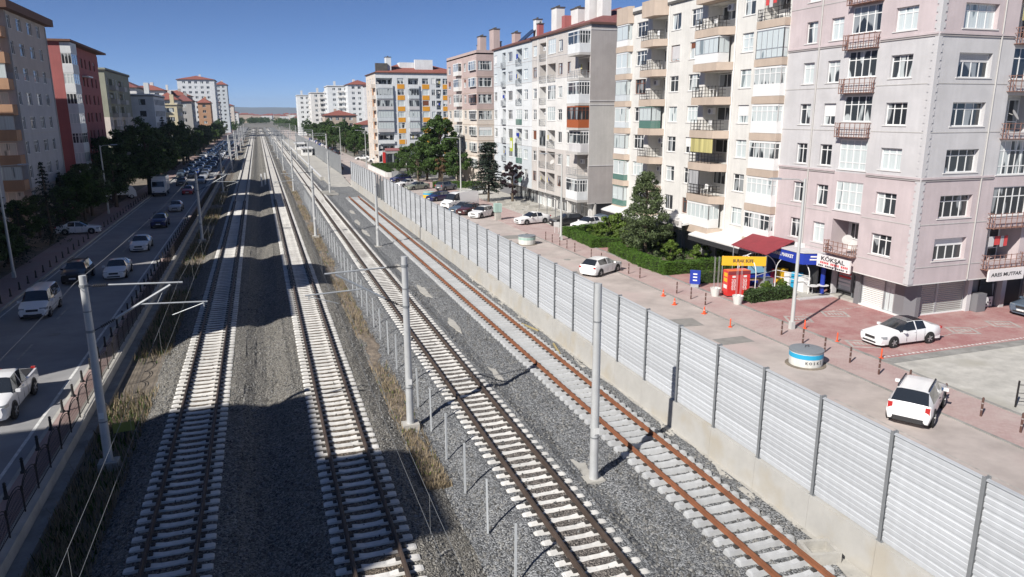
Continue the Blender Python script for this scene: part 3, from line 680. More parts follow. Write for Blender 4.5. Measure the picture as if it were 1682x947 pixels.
for k in range(34):
    Y = 176+k*9.5; tree(random.choice(['broad1','broad2','broad3','fir1','broad4']), -19.8-random.uniform(0,3), Y, -.26, random.uniform(.85,1.2), 'distant dark tree along the far left road, %s of its row' % nth(k), 'row of distant trees along the left road')
GR = 'trees on the right side of the railway'
tree('cone1', 33.95, 60.5, 0, .95, 'broad grey green conifer standing in the hedged garden', GR)
tree('cedar1', 33.2, 108.8, 0, 1., 'dark cedar with drooping layered branches among the parked cars', GR)
tree('purple1', 36.2, 106, 0, 1., 'dark purple leaved tree beside the cedar', GR)
tree('green1', 33.4, 142, 0, 1., 'tall dense green tree before the pink apartment block', GR)
tree('broad4', 30.0, 147, 0, .88, 'rounded green tree left of the tall dense one', GR)
tree('broad4', 29.6, 156, 0, .78, 'green tree behind the hedge beyond the parked cars', GR)
tree('broad3', 35.6, 137, 0, .95, 'low dark green tree at the foot of the pink block', GR)
tree('dryfir', 33.0, 138.5, 0, .85, 'thin russet tree in front of the tall dense green tree', GR)
tree('broad4', 32.5, 150, 0, 1.0, 'green tree right of the hedge corner', GR)
tree('shrub', 35.4, 70, .05, 1.7, 'large bright green bush in the far hedged garden', GR, 'garden_shrub')
for k,(x,y,s,l) in enumerate([(36.6,61.5,1.3,'bright green shrub in the garden right of the conifer'),(35.2,58,1.1,'round bright shrub inside the near hedge'),(37.4,56.5,1.0,'bright shrub near the shutter front'),(33.6,70,1.2,'bright shrub inside the far hedge'),(34.8,66.8,1.,'low bright shrub between the two hedges'),(37,72,1.4,'tall bright shrub beside the jeep')]):
    tree('shrub', x, y, .05, s, l, 'garden shrubs', 'garden_shrub')
for x,y,s,l in [(33.2,57.2,1.,'pale dry rose bush inside the near hedge'),(34.4,55.2,.9,'dry flowering bush by the hedge front')]: tree('shrub_dry', x, y, .05, s, l, 'garden shrubs', 'garden_shrub')
random.seed(31)
for k in range(40):
    Y = 262+k*9; tree(random.choice(['broad4','broad3','light1','broad4','broad1']), 30+random.uniform(-3.5,9), Y, 0, random.uniform(.75,1.15), 'distant green tree beside the far right road, %s of its belt' % nth(k), 'belt of distant trees on the right')
for x,y,s,l in [(29.5,248,.75,'first green tree at the near end of the right tree belt'),(33,243,.85,'dense green tree beside the pizza shop yard'),(37,238,.8,'green tree behind the first of the right belt'),(31,256,.9,'rounded green tree second in the right belt')]: tree('broad4', x, y, 0, s, l, GR)
def hedge(label, pts, w, h, z=.04, m='leaf_hedge', dens=520, s=.085):
    """clipped hedge along a polyline: dark core wrapped in leaf faces"""
    t = thing('hedge', label, 'hedge', (0,0,z), 0, 'clipped hedges'); C = []; D = []; core = MB()
    for (x0,y0),(x1,y1) in zip(pts[:-1],pts[1:]):
        ln = math.hypot(x1-x0,y1-y0); ux,uy = (x1-x0)/ln,(y1-y0)/ln; q = w/2-.09
        P = [(x0-uy*q-ux*q,y0+ux*q-uy*q),(x0+uy*q-ux*q,y0-ux*q-uy*q),(x1+uy*q+ux*q,y1-ux*q+uy*q),(x1-uy*q+ux*q,y1+ux*q+uy*q)]
        core.prism(P, 0, h-.1)
        for nx,ny,nz,area in ((0,0,1,ln*w),(-uy,ux,0,ln*h),(uy,-ux,0,ln*h),(ux,uy,0,w*h),(-ux,-uy,0,w*h)):
            n = int(area*dens); a = rng.uniform(-w/2,ln+w/2,n); b = rng.uniform(-w/2,w/2,n); c = rng.uniform(0,h,n)
            wob = .05*np.sin(a*2.1)+.04*np.sin(a*5.3+1)
            if nz: off, cc = b, h+wob
            elif abs(nx*ux+ny*uy) > .5: a = np.full(n, ln+w/2 if nx*ux+ny*uy > 0 else -w/2); off, cc = b, c
            else: off, cc = np.full(n, (w/2) if (nx*-uy+ny*ux) > 0 else -w/2)+wob, c
            C.append(np.stack([x0+ux*a-uy*off, y0+uy*a+ux*off, cc*np.ones(n)],1)+rng.normal(size=(n,3))*.035); D.append(np.tile((nx,ny,nz),(n,1)))
    obj('core', core.mesh('core', M['hedge_core']), t); obj('foliage', quads('foliage', leaf_quads(np.concatenate(C), np.concatenate(D).astype(float), s, rng, .8), M[m]), t)
hedge('bright clipped hedge round the near garden with the conifer', [(32.2,63.3),(31.75,56.3),(31.95,53.1),(38.2,53.3),(40.0,56.6)], .95, 1.0)
hedge('bright clipped hedge round the far garden by the lamp post', [(37.8,76.0),(32.0,74.6),(31.7,66.9),(34.0,66.6)], .9, .95)
hedge('dark clipped hedge block at the back of the far garden', [(35.0,64.6),(39.6,64.6)], .9, 1.5, m='leaf_mid')
hedge('short hedge beside the blue floor sign', [(33.0,49.4),(35.6,49.0)], .8, .85, m='leaf_mid')
hedge('dark glossy hedge in front of the white arches', [(33.1,42.95),(36.0,43.1)], .95, .75, m='leaf_dark', dens=420, s=.13)
hedge('long clipped hedge beside the far white retaining wall', [(27.2,186),(27.0,163)], 1.6, 1.3, m='leaf_mid', dens=160, s=.16)
hedge('clipped hedge in the far car park', [(30.5,133),(38,131)], 1.2, 1.1, m='leaf_hedge', dens=200, s=.13)
hedge('wide clipped hedge across the far yard', [(28,188),(38,187)], 2.5, 1.2, m='leaf_mid', dens=120, s=.18)
def cover(name, label, n, x0, x1, y0, y1, z, m):
    x = rng.uniform(x0,x1,n); y = rng.uniform(y0,y1,n); k = np.sin(x*2.3)+np.sin(y*1.7+1)+rng.normal(size=n)*.6 > -.6; x, y = x[k], y[k]; n = len(x)
    D = np.tile((0,0,1.),(n,1)); tag(obj(name, quads(name, leaf_quads(np.stack([x,y,z+rng.uniform(0,.28,n)],1), D, .12, rng, .8), m)), label, kind='stuff')
cover('ground_cover', 'low green ground cover inside the near garden', 9000, 32.6, 39.6, 54, 64, .08, M['leaf_cover'])
cover('ground_cover', 'low green ground cover inside the far garden', 9000, 32.4, 39.2, 67.2, 76, .08, M['leaf_cover'])
# ------------------------------------------------------------------ vehicles
# station: (x, z_bottom, z_mid, half_width, z_belt, belt_half, z_top, top_half)
KIND = {
 'sedan': dict(L=4.6, W=.89, wb=(-1.32,1.38), wr=.32, st=[(2.3,.30,.46,.70,.62,.68,.68,.56),(2.22,.22,.5,.83,.70,.80,.75,.66),(1.75,.2,.52,.88,.78,.84,.83,.7),(.95,.2,.55,.89,.88,.85,.97,.72),(.2,.2,.55,.89,.93,.85,1.40,.56),(-.22,.2,.55,.89,.94,.85,1.445,.58),(-.30,.2,.55,.89,.94,.85,1.445,.58),(-1.0,.2,.55,.89,.96,.84,1.38,.54),(-1.65,.2,.56,.88,.97,.82,1.06,.70),(-2.15,.26,.56,.84,.95,.78,1.0,.66),(-2.3,.34,.55,.72,.86,.70,.90,.56)], ws=(3,4), glass=((4,5),(6,7)), rw=(7,8)),
 'hatch': dict(L=4.2, W=.89, wb=(-1.3,1.3), wr=.32, st=[(2.1,.30,.46,.72,.66,.70,.72,.58),(2.02,.22,.5,.84,.76,.81,.81,.68),(1.6,.2,.52,.88,.82,.84,.88,.7),(.95,.2,.55,.89,.92,.85,1.0,.72),(.25,.2,.55,.89,.96,.85,1.42,.58),(-.22,.2,.55,.89,.97,.85,1.47,.6),(-.30,.2,.55,.89,.97,.85,1.47,.6),(-1.45,.2,.55,.89,1.0,.84,1.42,.57),(-1.98,.22,.56,.87,1.0,.80,1.02,.70),(-2.05,.26,.56,.84,.8,.80,.9,.72),(-2.1,.34,.55,.76,.7,.74,.76,.6)], ws=(3,4), glass=((4,5),(6,7)), rw=(7,8)),
 'suv': dict(L=4.3, W=.91, wb=(-1.32,1.35), wr=.37, st=[(2.15,.40,.6,.70,.78,.66,.84,.5),(2.06,.30,.62,.84,.9,.80,.95,.62),(1.6,.26,.64,.90,1.0,.86,1.06,.72),(1.0,.26,.66,.91,1.06,.87,1.14,.76),(.38,.26,.66,.91,1.1,.87,1.60,.62),(-.22,.26,.66,.91,1.1,.87,1.66,.64),(-.30,.26,.66,.91,1.1,.87,1.66,.64),(-1.62,.26,.66,.91,1.12,.86,1.60,.63),(-2.05,.28,.66,.89,1.12,.83,1.14,.74),(-2.12,.32,.66,.86,.9,.84,1.0,.76),(-2.15,.4,.62,.8,.78,.78,.84,.66)], ws=(3,4), glass=((4,5),(6,7)), rw=(7,8)),
 'minivan': dict(L=4.4, W=.91, wb=(-1.35,1.4), wr=.33, st=[(2.2,.34,.52,.74,.7,.70,.74,.56),(2.1,.26,.54,.86,.82,.82,.88,.66),(1.75,.22,.56,.90,.95,.86,1.02,.74),(1.3,.22,.58,.91,1.06,.87,1.16,.78),(.62,.22,.58,.91,1.1,.87,1.74,.66),(-.12,.22,.58,.91,1.1,.87,1.83,.68),(-.2,.22,.58,.91,1.1,.87,1.83,.68),(-2.0,.22,.58,.91,1.1,.87,1.82,.67),(-2.15,.24,.58,.9,1.08,.86,1.5,.74),(-2.18,.28,.58,.88,.9,.86,1.2,.78),(-2.2,.36,.56,.84,.8,.82,.9,.7)], ws=(3,4), glass=((4,5),(6,7)), rw=(7,8)),
 'bigvan': dict(L=5.9, W=1.02, wb=(-1.7,1.9), wr=.36, st=[(2.95,.4,.6,.8,.86,.76,.92,.6),(2.85,.3,.64,.96,1.02,.92,1.1,.76),(2.45,.28,.66,1.0,1.16,.96,1.26,.84),(2.1,.28,.66,1.02,1.25,.98,1.4,.88),(1.45,.28,.66,1.02,1.3,.98,2.2,.8),(.75,.28,.66,1.02,1.3,.98,2.42,.82),(.67,.28,.66,1.02,1.3,.98,2.42,.82),(-2.75,.28,.66,1.02,1.3,.98,2.42,.82),(-2.9,.3,.66,1.02,1.3,.98,2.3,.84),(-2.93,.32,.66,1.0,1.1,.97,1.9,.86),(-2.95,.4,.64,.96,.9,.94,1.2,.84)], ws=(3,4), glass=((4,5),), rw=(8,9)),
 'pickup': dict(L=5.2, W=.93, wb=(-1.62,1.55), wr=.39, st=[(2.6,.44,.62,.74,.86,.70,.92,.54),(2.48,.34,.66,.88,.98,.84,1.04,.68),(1.95,.3,.68,.92,1.06,.88,1.12,.76),(1.3,.3,.68,.93,1.12,.89,1.2,.8),(.62,.3,.68,.93,1.14,.89,1.74,.64),(.05,.3,.68,.93,1.14,.89,1.80,.66),(-.03,.3,.68,.93,1.14,.89,1.80,.66),(-.75,.3,.68,.93,1.15,.89,1.72,.64),(-.9,.3,.68,.93,1.1,.9,1.12,.86),(-2.5,.34,.68,.93,1.1,.9,1.12,.86),(-2.6,.44,.66,.9,1.0,.88,1.04,.8)], ws=(3,4), glass=((4,5),(6,7)), rw=(7,8)),
}
PAINT = {'white': (.80,.80,.80), 'black': (.012,.012,.014), 'red': (.42,.018,.02), 'blue': (.02,.06,.28), 'navy': (.015,.02,.10), 'silver': (.42,.43,.44), 'grey': (.14,.15,.16), 'sage': (.27,.29,.24), 'maroon': (.07,.02,.02), 'steel': (.10,.14,.19)}
for k,c in PAINT.items(): M['car_'+k] = mat('car_paint_'+k, c, .3, .15 if k in ('silver','grey','sage','steel') else 0, coat=.8)
M['trim'] = mat('bumper_trim', (.03,.03,.032), .6)
def car_parts(kind, dark_trim=False):
    d = KIND[kind]; st = d['st']; rings = []
    for x,zb,zm,hw,zt,bh,zr,th in st:
        rings.append([(x,0,zb),(x,hw*.9,zb),(x,hw,zm),(x,bh,zt),(x,th,zr-.035 if zr-zt > .15 else zr-.008),(x,th*.72,zr),(x,0,zr+.012)])
    full = [r+[(x,-y,z) for x,y,z in r[-2:0:-1]] for r in rings]; n = len(full[0]); G = {}
    V = [p for r in full for p in r]
    gl = {i for i,j in d['glass']} | {3}; body = []; win = {'windscreen':[], 'rear_window':[], 'side_window':[]}
    for i in range(len(st)-1):
        for j in range(n):
            f = (i*n+j, i*n+(j+1)%n, (i+1)*n+(j+1)%n, (i+1)*n+j); jj = min(j, n-1-j)
            key = None
            if jj in (4,5) and i == d['ws'][0]: key = 'windscreen'
            elif jj in (4,5) and i == d['rw'][0]: key = 'rear_window'
            elif jj == 3 and i in gl: key = 'side_window'
            (win[key] if key else body).append(f)
    body += [tuple(range(n)), tuple((len(st)-1)*n+k for k in range(n-1,-1,-1))]
    def sub(fs, out=0.):
        ids = sorted({k for f in fs for k in f}); mp = {k:q for q,k in enumerate(ids)}; mb = MB()
        return mb.add([V[k] for k in ids], [tuple(mp[k] for k in f) for f in fs])
    fx = st[0][0]; rx = st[-1][0]; W = d['W']; out = []
    out.append(('body', sub(body), 'PAINT', 38))
    for k,fs in win.items():
        if k == 'side_window':
            for sgn in (1,-1):
                for i in gl:
                    out.append((k, sub([f for f in fs if (V[f[0]][1]+V[f[2]][1])*sgn > 0 and f[0]//n == i]), 'glass_dark', None))
        elif fs: out.append((k, sub(fs), 'glass_dark', 40))
    zf = st[1][4]; zr = st[-2][4]
    for s in (1,-1):
        out.append(('headlight', MB().prism([(fx-.01,s*W*.5),(fx-.06,s*W*.9),(fx-.38,s*W*1.0),(fx-.2,s*W*.58)][::s], zf-.13, zf+.02), 'lamp_white', None))
        out.append(('tail_light', MB().cbox(rx+.07,s*W*.80,zr-.05 if kind in('sedan','pickup') else zr+.02,.13,.19,.14 if kind in('sedan','hatch') else .3), 'lamp_red', None))
        out.append(('mirror', MB().cbox(st[3][0]-.25,s*(W+.09),st[3][4]+.06,.14,.2,.13), 'PAINT', None))
        out.append(('door_handle', MB().cbox(-.15,s*(W-.015),st[5][4]-.12,.16,.03,.03), 'trim' if dark_trim else 'PAINT', None))
    out.append(('grille', MB().cbox(fx-.02,0,zf-.13,.08,W*.8,.15), 'trim', None)); out.append(('air_intake', MB().cbox(fx,0,st[0][1]+.02,.08,W*1.1,.1), 'trim', None))
    sm_ = MB()
    for s in (1,-1):
        for xx in (st[4][0]+.25,st[5][0]-.04,st[7][0]+.1): sm_.box(xx-.008,s*(W+.002)-.004,st[5][1]+.12,xx+.008,s*(W+.002)+.004,st[5][2]+.1); sm_.add([(xx-.008,s*(W+.005),st[5][2]+.1),(xx+.008,s*(W+.005),st[5][2]+.1),(xx+.008,s*(st[5][5]+.008),st[5][4]),(xx-.008,s*(st[5][5]+.008),st[5][4])],[(0,1,2,3)])
        sm_.box(st[7][0]+.1,s*(W-.02),st[5][1],st[3][0],s*(W-.02)+s*.03 if s > 0 else s*(W-.02)-.03+.0,st[5][1]+.07) if False else None
    out.append(('door_seam', sm_, 'trim', None))
    out.append(('front_bumper', MB().extr([(fx-.35,st[1][1]-.02),(fx+.03,st[0][1]),(fx+.03,st[0][1]+.13),(fx-.35,st[0][1]+.13)], -W*.82, W*.82, axis='y') if False else MB().prism([(fx+.03,-W*.55),(fx+.03,W*.55),(fx-.12,W*.86),(fx-.35,W*.9),(fx-.35,-W*.9),(fx-.12,-W*.86)], st[1][1]-.02, st[0][1]+.1), 'trim' if kind in ('minivan','suv','bigvan') else 'PAINT', None))
    out.append(('rear_bumper', MB().prism([(rx-.03,W*.6),(rx-.03,-W*.6),(rx+.1,-W*.9),(rx+.4,-W*.92),(rx+.4,W*.92),(rx+.1,W*.9)], st[-2][1]-.02, st[-1][1]+.1), 'trim' if kind in ('minivan','suv','bigvan') else 'PAINT', None))
    out.append(('number_plate', MB().cbox(fx+.035,0,st[0][1]+.14,.012,.5,.11), 'plate', None))
    out.append(('number_plate', MB().cbox(rx-.035,0,(zr+st[-1][1])/2,.012,.5,.11), 'plate', None))
    if kind == 'pickup': out.append(('cargo_bed', MB().box(-2.42,-.78,1.125,-.98,.78,1.14), 'trim', None))
    if kind == 'suv' and not dark_trim is None:
        for s in (1,-1): out.append(('roof_rail', MB().tube([(.2,s*.6,1.66),(.1,s*.6,1.73),(-1.45,s*.6,1.71),(-1.55,s*.6,1.64)], .032, 6), 'trim', None))
    if kind == 'sedan': pass
    return [(nm, mb, mt, sm) for nm,mb,mt,sm in out]
def wheel_meshes(r):
    n = 18; tb = MB(); pr = [(r*.62,-.1),(r*.95,-.1),(r,-.07),(r,.07),(r*.95,.1),(r*.62,.1)]; V = []
    for a,y in pr:
        for k in range(n): t = 2*math.pi*k/n; V.append((a*math.cos(t), y, a*math.sin(t)))
    F = [(i*n+k, i*n+(k+1)%n, ((i+1)%6)*n+(k+1)%n, ((i+1)%6)*n+k) for i in range(6) for k in range(n)]
    tb.add(V, F); rb = MB().tube([(0,-.06,0),(0,.06,0)], r*.18, 10)
    rb.tube([(0,-.055,0),(0,.055,0)], r*.64, n)
    for k in range(5):
        t = 2*math.pi*k/5; 
        for y in (-.085,.085): rb.bar((0,y,0),(r*.6*math.cos(t),y*.95,r*.6*math.sin(t)),r*.17,1)
    return tb.mesh('tyre', M['tyre'], 40), rb.mesh('rim', [M['grey_frame'], M['rim']])
def arch_mesh(r):
    mb = MB(); return mb.tube([(0,-.012,0),(0,.012,0)], r*1.17, 20).mesh('wheel_arch', M['black'])
def car(kind, color, x, y, z, heading, label, group=None, name=None, simple=False, roof=None, cat=None):
    key = ('car', kind, color, roof)
    d = KIND[kind]
    def make():
        res = []
        for nm,mb,mt,sm in car_parts(kind, color == 'white' and kind in ('minivan','suv')):
            res.append((nm, mb.mesh(nm, M['car_'+color] if mt == 'PAINT' else M[mt], sm)))
        return res
    parts = cached(key, make)
    nm0 = name or {'sedan':'sedan_car','hatch':'hatchback_car','suv':'off_road_car','minivan':'minivan','bigvan':'panel_van','pickup':'pickup_truck'}[kind]
    t = thing(nm0, label, cat or {'minivan':'van','bigvan':'van','pickup':'pickup'}.get(kind,'car'), (x,y,z), R(heading), group)
    skip = ('door_seam','air_intake','door_handle','mirror','number_plate','roof_rail','grille','front_bumper','rear_bumper') if simple else ()
    for nm,me in parts:
        if nm not in skip: obj(nm, me, t)
    r = d['wr']; ty, ri = cached(('wheel',r), lambda: wheel_meshes(r)); ar = cached(('arch',r), lambda: arch_mesh(r))
    for wx in d['wb']:
        for s in (1,-1):
            wv = obj('wheel', ar, t, (wx, s*(d['W']-.005), r+.03)); obj('tyre', ty, wv, (0,-s*.06,-.03)); obj('rim', ri, wv, (0,-s*.06,-.03))
    if roof:
        st = d['st']; p = [(st[k][0], st[k][7]*.96, st[k][6]) for k in (4,5,7)]
        mb = MB(); V = [(x,y,z+.016) for x,y,z in p]+[(x,-y,z+.016) for x,y,z in p]+[(x,0,z+.03) for x,y,z in p]
        mb.add(V, [(6,0,1,7),(7,1,2,8),(3,6,7,4),(4,7,8,5)]); obj('roof_panel', mb.mesh('roof_panel', M['glass_dark']), t)
    return t
GLc = 'vehicles driving towards the camera on the left road'; ZL = -.346
car('pickup','white',-12.6,38.9,ZL,-90,'white pickup truck cut by the lower left edge of the picture', GLc)
car('minivan','white',-15.62,58.4,ZL,-90,'white minivan with black bumper, nearest on the left road', GLc)
car('suv','black',-15.5,69.6,ZL,-90,'black car behind the nearest white minivan', GLc, 'off_road_car')
car('sedan','white',-12.6,70.6,ZL,-90,'white sedan beside the black car near the railing', GLc)
car('sedan','white',-12.55,84.3,ZL,-90,'white sedan ahead of the dark blue car, third from the front', GLc)
car('suv','navy',-12.6,101,ZL,-90,'dark blue car following the white sedans', GLc)
car('sedan','silver',-12.3,117.6,ZL,-90,'pale silver car between dark blue car and red car', GLc)
car('hatch','red',-12.6,142,ZL,-90,'bright red car beside the box truck', GLc)
car('suv','grey',-15.2,160,ZL,-90,'grey car behind the box truck', GLc)
car('hatch','blue',-14.6,186,ZL,-90,'bright blue car in the far traffic', GLc)
car('sedan','silver',-11.9,164,ZL,-90,'silver car behind the bright red car', GLc)
car('sedan','white',-20.9,97.2,-.22,3,'white sedan parked across the left pavement under the trees', 'cars parked on the left pavement')
def truck():
    t = thing('box_truck', 'white box truck on the left road below the largest dark tree', 'truck', (-17.0,141.5,ZL), R(-90), GLc)
    obj('cargo_box', MB().box(-3.6,-1.15,.85,1.1,1.15,3.35).mesh('cargo_box', M['car_white']), t)
    obj('cab', MB().extr([(-1.05,.5),(-1.05,2.35),(-.55,2.5),(.35,2.5),(.62,2.3),(.95,1.45),(1.05,.5)], -1.05, 1.05, axis='y').mesh('cab', M['car_white']) if False else MB().add([(x,y,z) for y in (-1.05,1.05) for x,z in ((1.15,.5),(1.15,2.7),(2.3,2.7),(2.65,1.6),(2.75,.5))],[(0,1,2,3,4),(9,8,7,6,5),(0,5,6,1),(1,6,7,2),(2,7,8,3),(3,8,9,4),(4,9,5,0)]).mesh('cab', M['car_white']), t)
    obj('windscreen', MB().add([(2.36,-.92,2.58),(2.36,.92,2.58),(2.66,.95,1.65),(2.66,-.95,1.65)],[(0,1,2,3)]).mesh('windscreen', M['glass_dark']), t)
    for s in (1,-1):
        obj('side_window', MB().box(1.5,s*1.06-.004,1.65,2.3,s*1.06+.004,2.45).mesh('side_window', M['glass_dark']), t)
        obj('headlight', MB().cbox(2.75,s*.8,.85,.06,.3,.16).mesh('headlight', M['lamp_white']), t)
    obj('front_bumper', MB().box(2.6,-1.08,.35,2.85,1.08,.68).mesh('front_bumper', M['trim']), t)
    obj('chassis', MB().box(-3.5,-.5,.55,1.2,.5,.84).mesh('chassis', M['trim']), t)
    r = .42; ty, ri = wheel_meshes(r)
    for wx in (-2.3,1.9):
        for s in (1,-1): wv = obj('wheel', arch_mesh(r*.5), t, (wx,s*.95,r)); obj('tyre', ty, wv); obj('rim', ri, wv)
truck()
def lorry(x, y, h, lab):
    t = thing('delivery_truck', lab, 'truck', (x,y,-.22), R(h)); obj('cargo_box', MB().box(-2.2,-1,.8,1.2,1,2.9).mesh('cargo_box', M['car_white']), t)
    obj('cab', MB().add([(x_,y_,z_) for y_ in (-.95,.95) for x_,z_ in ((1.25,.4),(1.25,2.2),(1.9,2.2),(2.4,1.35),(2.5,.4))],[(0,1,2,3,4),(9,8,7,6,5),(0,5,6,1),(1,6,7,2),(2,7,8,3),(3,8,9,4),(4,9,5,0)]).mesh('cab', M['car_white']), t)
    ty, ri = wheel_meshes(.38)
    for wx in (-1.3,1.7):
        for s in (1,-1): wv = obj('wheel', arch_mesh(.2), t, (wx,s*.85,.38)); obj('tyre', ty, wv); obj('rim', ri, wv)
lorry(-22.6,135.5,20,'small white delivery truck parked under the trees left of the box truck')
random.seed(5)
for k in range(58):
    lane = k % 3; Y = 176+(k//3)*11.5+random.uniform(-2.5,2.5)+lane*3; X = (-12.2,-14.9,-17.2)[lane]+random.uniform(-.25,.25)
    c = random.choice(['white','white','silver','grey','black','white','navy','steel','red' if k == 9 else 'silver'])
    car(random.choice(['sedan','hatch','suv','sedan']), c, X, Y, ZL, -90, '%s car, %s of the %s lane in the far queue' % ({'steel':'blue grey','navy':'dark blue'}.get(c,c), nth(k//3), ('railway side','middle','kerb side')[lane]), 'distant cars queuing on the left road', simple=True)
GRc = 'cars parked on the right side'
car('suv','white',27.5,23.5,0,33,'white off road car with roof rails seen from behind beside the footpath', GRc)
car('sedan','white',35.35,31.95,.045,180,'white sedan with black roof parked on the red plaza', GRc, roof=True)
car('hatch','white',27.0,55.6,0,31,'white hatchback on the service road before the near hedge', GRc)
car('sedan','white',31.6,84.9,.03,193,'older white sedan on the brick parking before the grey block', GRc)
car('hatch','black',35.0,82.0,.05,182,'black hatchback parked beside the older white sedan', GRc)
car('suv','steel',41.2,82.2,.05,180,'dark jeep in the passage beside the grey end wall', GRc)
car('sedan','white',36.4,78.6,.05,200,'white sedan half hidden behind the far garden hedge', GRc)
car('hatch','white',27.4,92.8,0,218,'small white car at the end of the parked row by the barrier', GRc)
car('sedan','maroon',26.9,96.6,0,214,'dark maroon car behind the small white one', GRc)
car('sedan','steel',26.4,98.6,0,214,'grey blue car between maroon car and large van', GRc)
car('bigvan','white',27.0,102.9,0,206,'large white panel van parked along the service road', GRc)
car('hatch','navy',26.4,113.5,0,208,'dark blue car beyond the large van', GRc)
car('sedan','sage',26.7,132,0,203,'sage grey sedan parked before the far hedge', GRc)
car('sedan','white',26.0,138,0,205,'white sedan next to the sage grey one', GRc)
car('suv','navy',26.4,147,0,205,'dark blue off road car, farthest of the parked row', GRc)
car('suv','grey',31.3,128.5,.03,35,'grey off road car seen from behind near the cedar', GRc)
car('sedan','white',34.2,119.5,.05,186,'white sedan parked behind the cedar', GRc)
car('hatch','steel',49.4,33.6,.045,182,'grey blue car cut by the right edge of the picture', GRc)
car('hatch','red',21.2,222,0,80,'red car driving away on the service road', 'cars driving on the right road')
car('suv','maroon',18.4,188,0,-90,'dark car beside the platform fence end', 'cars driving on the right road')
car('hatch','red',44.5,80.6,.05,180,'red car behind the dark jeep', GRc)
random.seed(8)
for k in range(16):
    Y = 262+k*9+random.uniform(-3,3); c = random.choice(['white','white','silver','black','grey','blue'])
    car(random.choice(['sedan','hatch','suv','minivan']), c, 25.6+random.uniform(-.4,.6), Y, 0, 90+random.uniform(-8,8), 'distant %s car along the far right road, %s of the row' % (c, nth(k)), 'distant cars along the right road', simple=True)
for x,y,c,l in [(31.5,214,'white','white car in the shop yard beyond the hedge'),(35,216,'black','black car in the shop yard beyond the hedge'),(29.4,226,'white','white car at the corner of the far yard')]: car('sedan', c, x, y, 0, 170, l, 'cars in the far shop yard')
# ------------------------------------------------------------------ building kit
def frame_mesh(w, h, cols, tr, m, low=0.):
    mb = MB(); t = .065; d = .07; hb = t
    mb.box(0,0,0,w,d,t).box(0,0,h-t,w,d,h).box(0,0,t,t,d,h-t).box(w-t,0,t,w,d,h-t)
    for k in range(1,cols): x = w*k/cols; mb.box(x-.035,.005,t,x+.035,d-.005,h-t)
    if tr: z = h*tr; mb.box(t,.008,z-.03,w-t,d-.008,z+.03)
    if low: z = h*low; mb.box(t,.008,z-.03,w-t,d-.008,z+.03)
    return mb.mesh('window', m)
def wall_mesh(u0, u1, z0, z1, holes, rev, m):
    """sheet with real openings and reveals; hole = (u, z, w, h[, depth])"""
    H = [h for h in holes if h[1] < z1-.01 and h[1]+h[3] > z0+.01 and h[0] < u1-.01 and h[0]+h[2] > u0+.01]
    us = sorted({u0,u1,*[min(max(h[0],u0),u1) for h in H],*[min(max(h[0]+h[2],u0),u1) for h in H]})
    zs = sorted({z0,z1,*[min(max(h[1],z0),z1) for h in H],*[min(max(h[1]+h[3],z0),z1) for h in H]})
    mb = MB()
    for a,b in zip(us[:-1],us[1:]):
        run = None
        for c,d in zip(zs[:-1],zs[1:]):
            cu, cz = (a+b)/2, (c+d)/2
            inside = any(h[0] < cu < h[0]+h[2] and h[1] < cz < h[1]+h[3] for h in H)
            if inside or b-a < 1e-6 or d-c < 1e-6: continue
            mb.add([(a,0,c),(b,0,c),(b,0,d),(a,0,d)], [(0,1,2,3)])
    for h in H:
        x0,x1 = max(h[0],u0),min(h[0]+h[2],u1); a,b = max(h[1],z0),min(h[1]+h[3],z1); r = h[4] if len(h) > 4 else rev
        mb.add([(x0,0,a),(x0,r,a),(x0,r,b),(x0,0,b)], [(0,1,2,3)]); mb.add([(x1,0,a),(x1,r,a),(x1,r,b),(x1,0,b)], [(3,2,1,0)])
        if h[1] >= z0: mb.add([(x0,0,a),(x1,0,a),(x1,r,a),(x0,r,a)], [(0,1,2,3)])
        if h[1]+h[3] <= z1: mb.add([(x0,0,b),(x1,0,b),(x1,r,b),(x0,r,b)], [(3,2,1,0)])
    return mb.mesh('wall', m)
RW = random.Random(17)
def self_clutter(s, f, u, z, w):
    q_ = RW.random()
    if q_ < .3:
        n = RW.randint(2,4); x = .2
        for k in range(n):
            ww = RW.uniform(.25,.5); hh = RW.uniform(.45,.8); c_ = RW.choice(('white','cloth_grey','cloth_yellow','blue_sign','redink','lgrey'))
            s.put(f, 'laundry', MB().box(0,-.02,-hh,ww,.0,0).mesh('laundry', M[c_]), u+x, -.02, z+1.75); x += ww+.06
            if x > w-.6: break
    elif q_ < .4:
        s.put(f, 'satellite_dish', cached('dish', lambda: MB().lathe([(.36,.0),(.3,-.05),(.05,-.09)], 14).tube([(0,0,-.09),(0,.25,-.3)], .02, 5).mesh('satellite_dish', M['ggrey2'], 40)), u+RW.uniform(.3,w-.3), -.15, z+1.1).rotation_euler = (R(60), 0, s.F[f][2]+R(25))
    elif q_ < .68:
        s.put(f, 'air_conditioner', cached('acu', lambda: MB().box(0,-.3,0,.8,0,.55).tube([(.3,-.31,.28),(.3,-.3,.28)], .2, 12, 1).mesh('air_conditioner', [M['pvc'], M['panel_grey']])), u+RW.uniform(.1,max(.12,w-1)), .6, z+1.4)
    elif q_ < .9:
        s.put(f, 'balcony_table', cached('btab', lambda: MB().box(0,-.5,.68,.7,0,.72).box(.05,-.45,0,.1,-.4,.68).box(.6,-.45,0,.65,-.4,.68).box(.05,-.1,0,.1,-.05,.68).box(.6,-.1,0,.65,-.05,.68).mesh('balcony_table', M['pvc'])), u+.3, .8, z+.02)
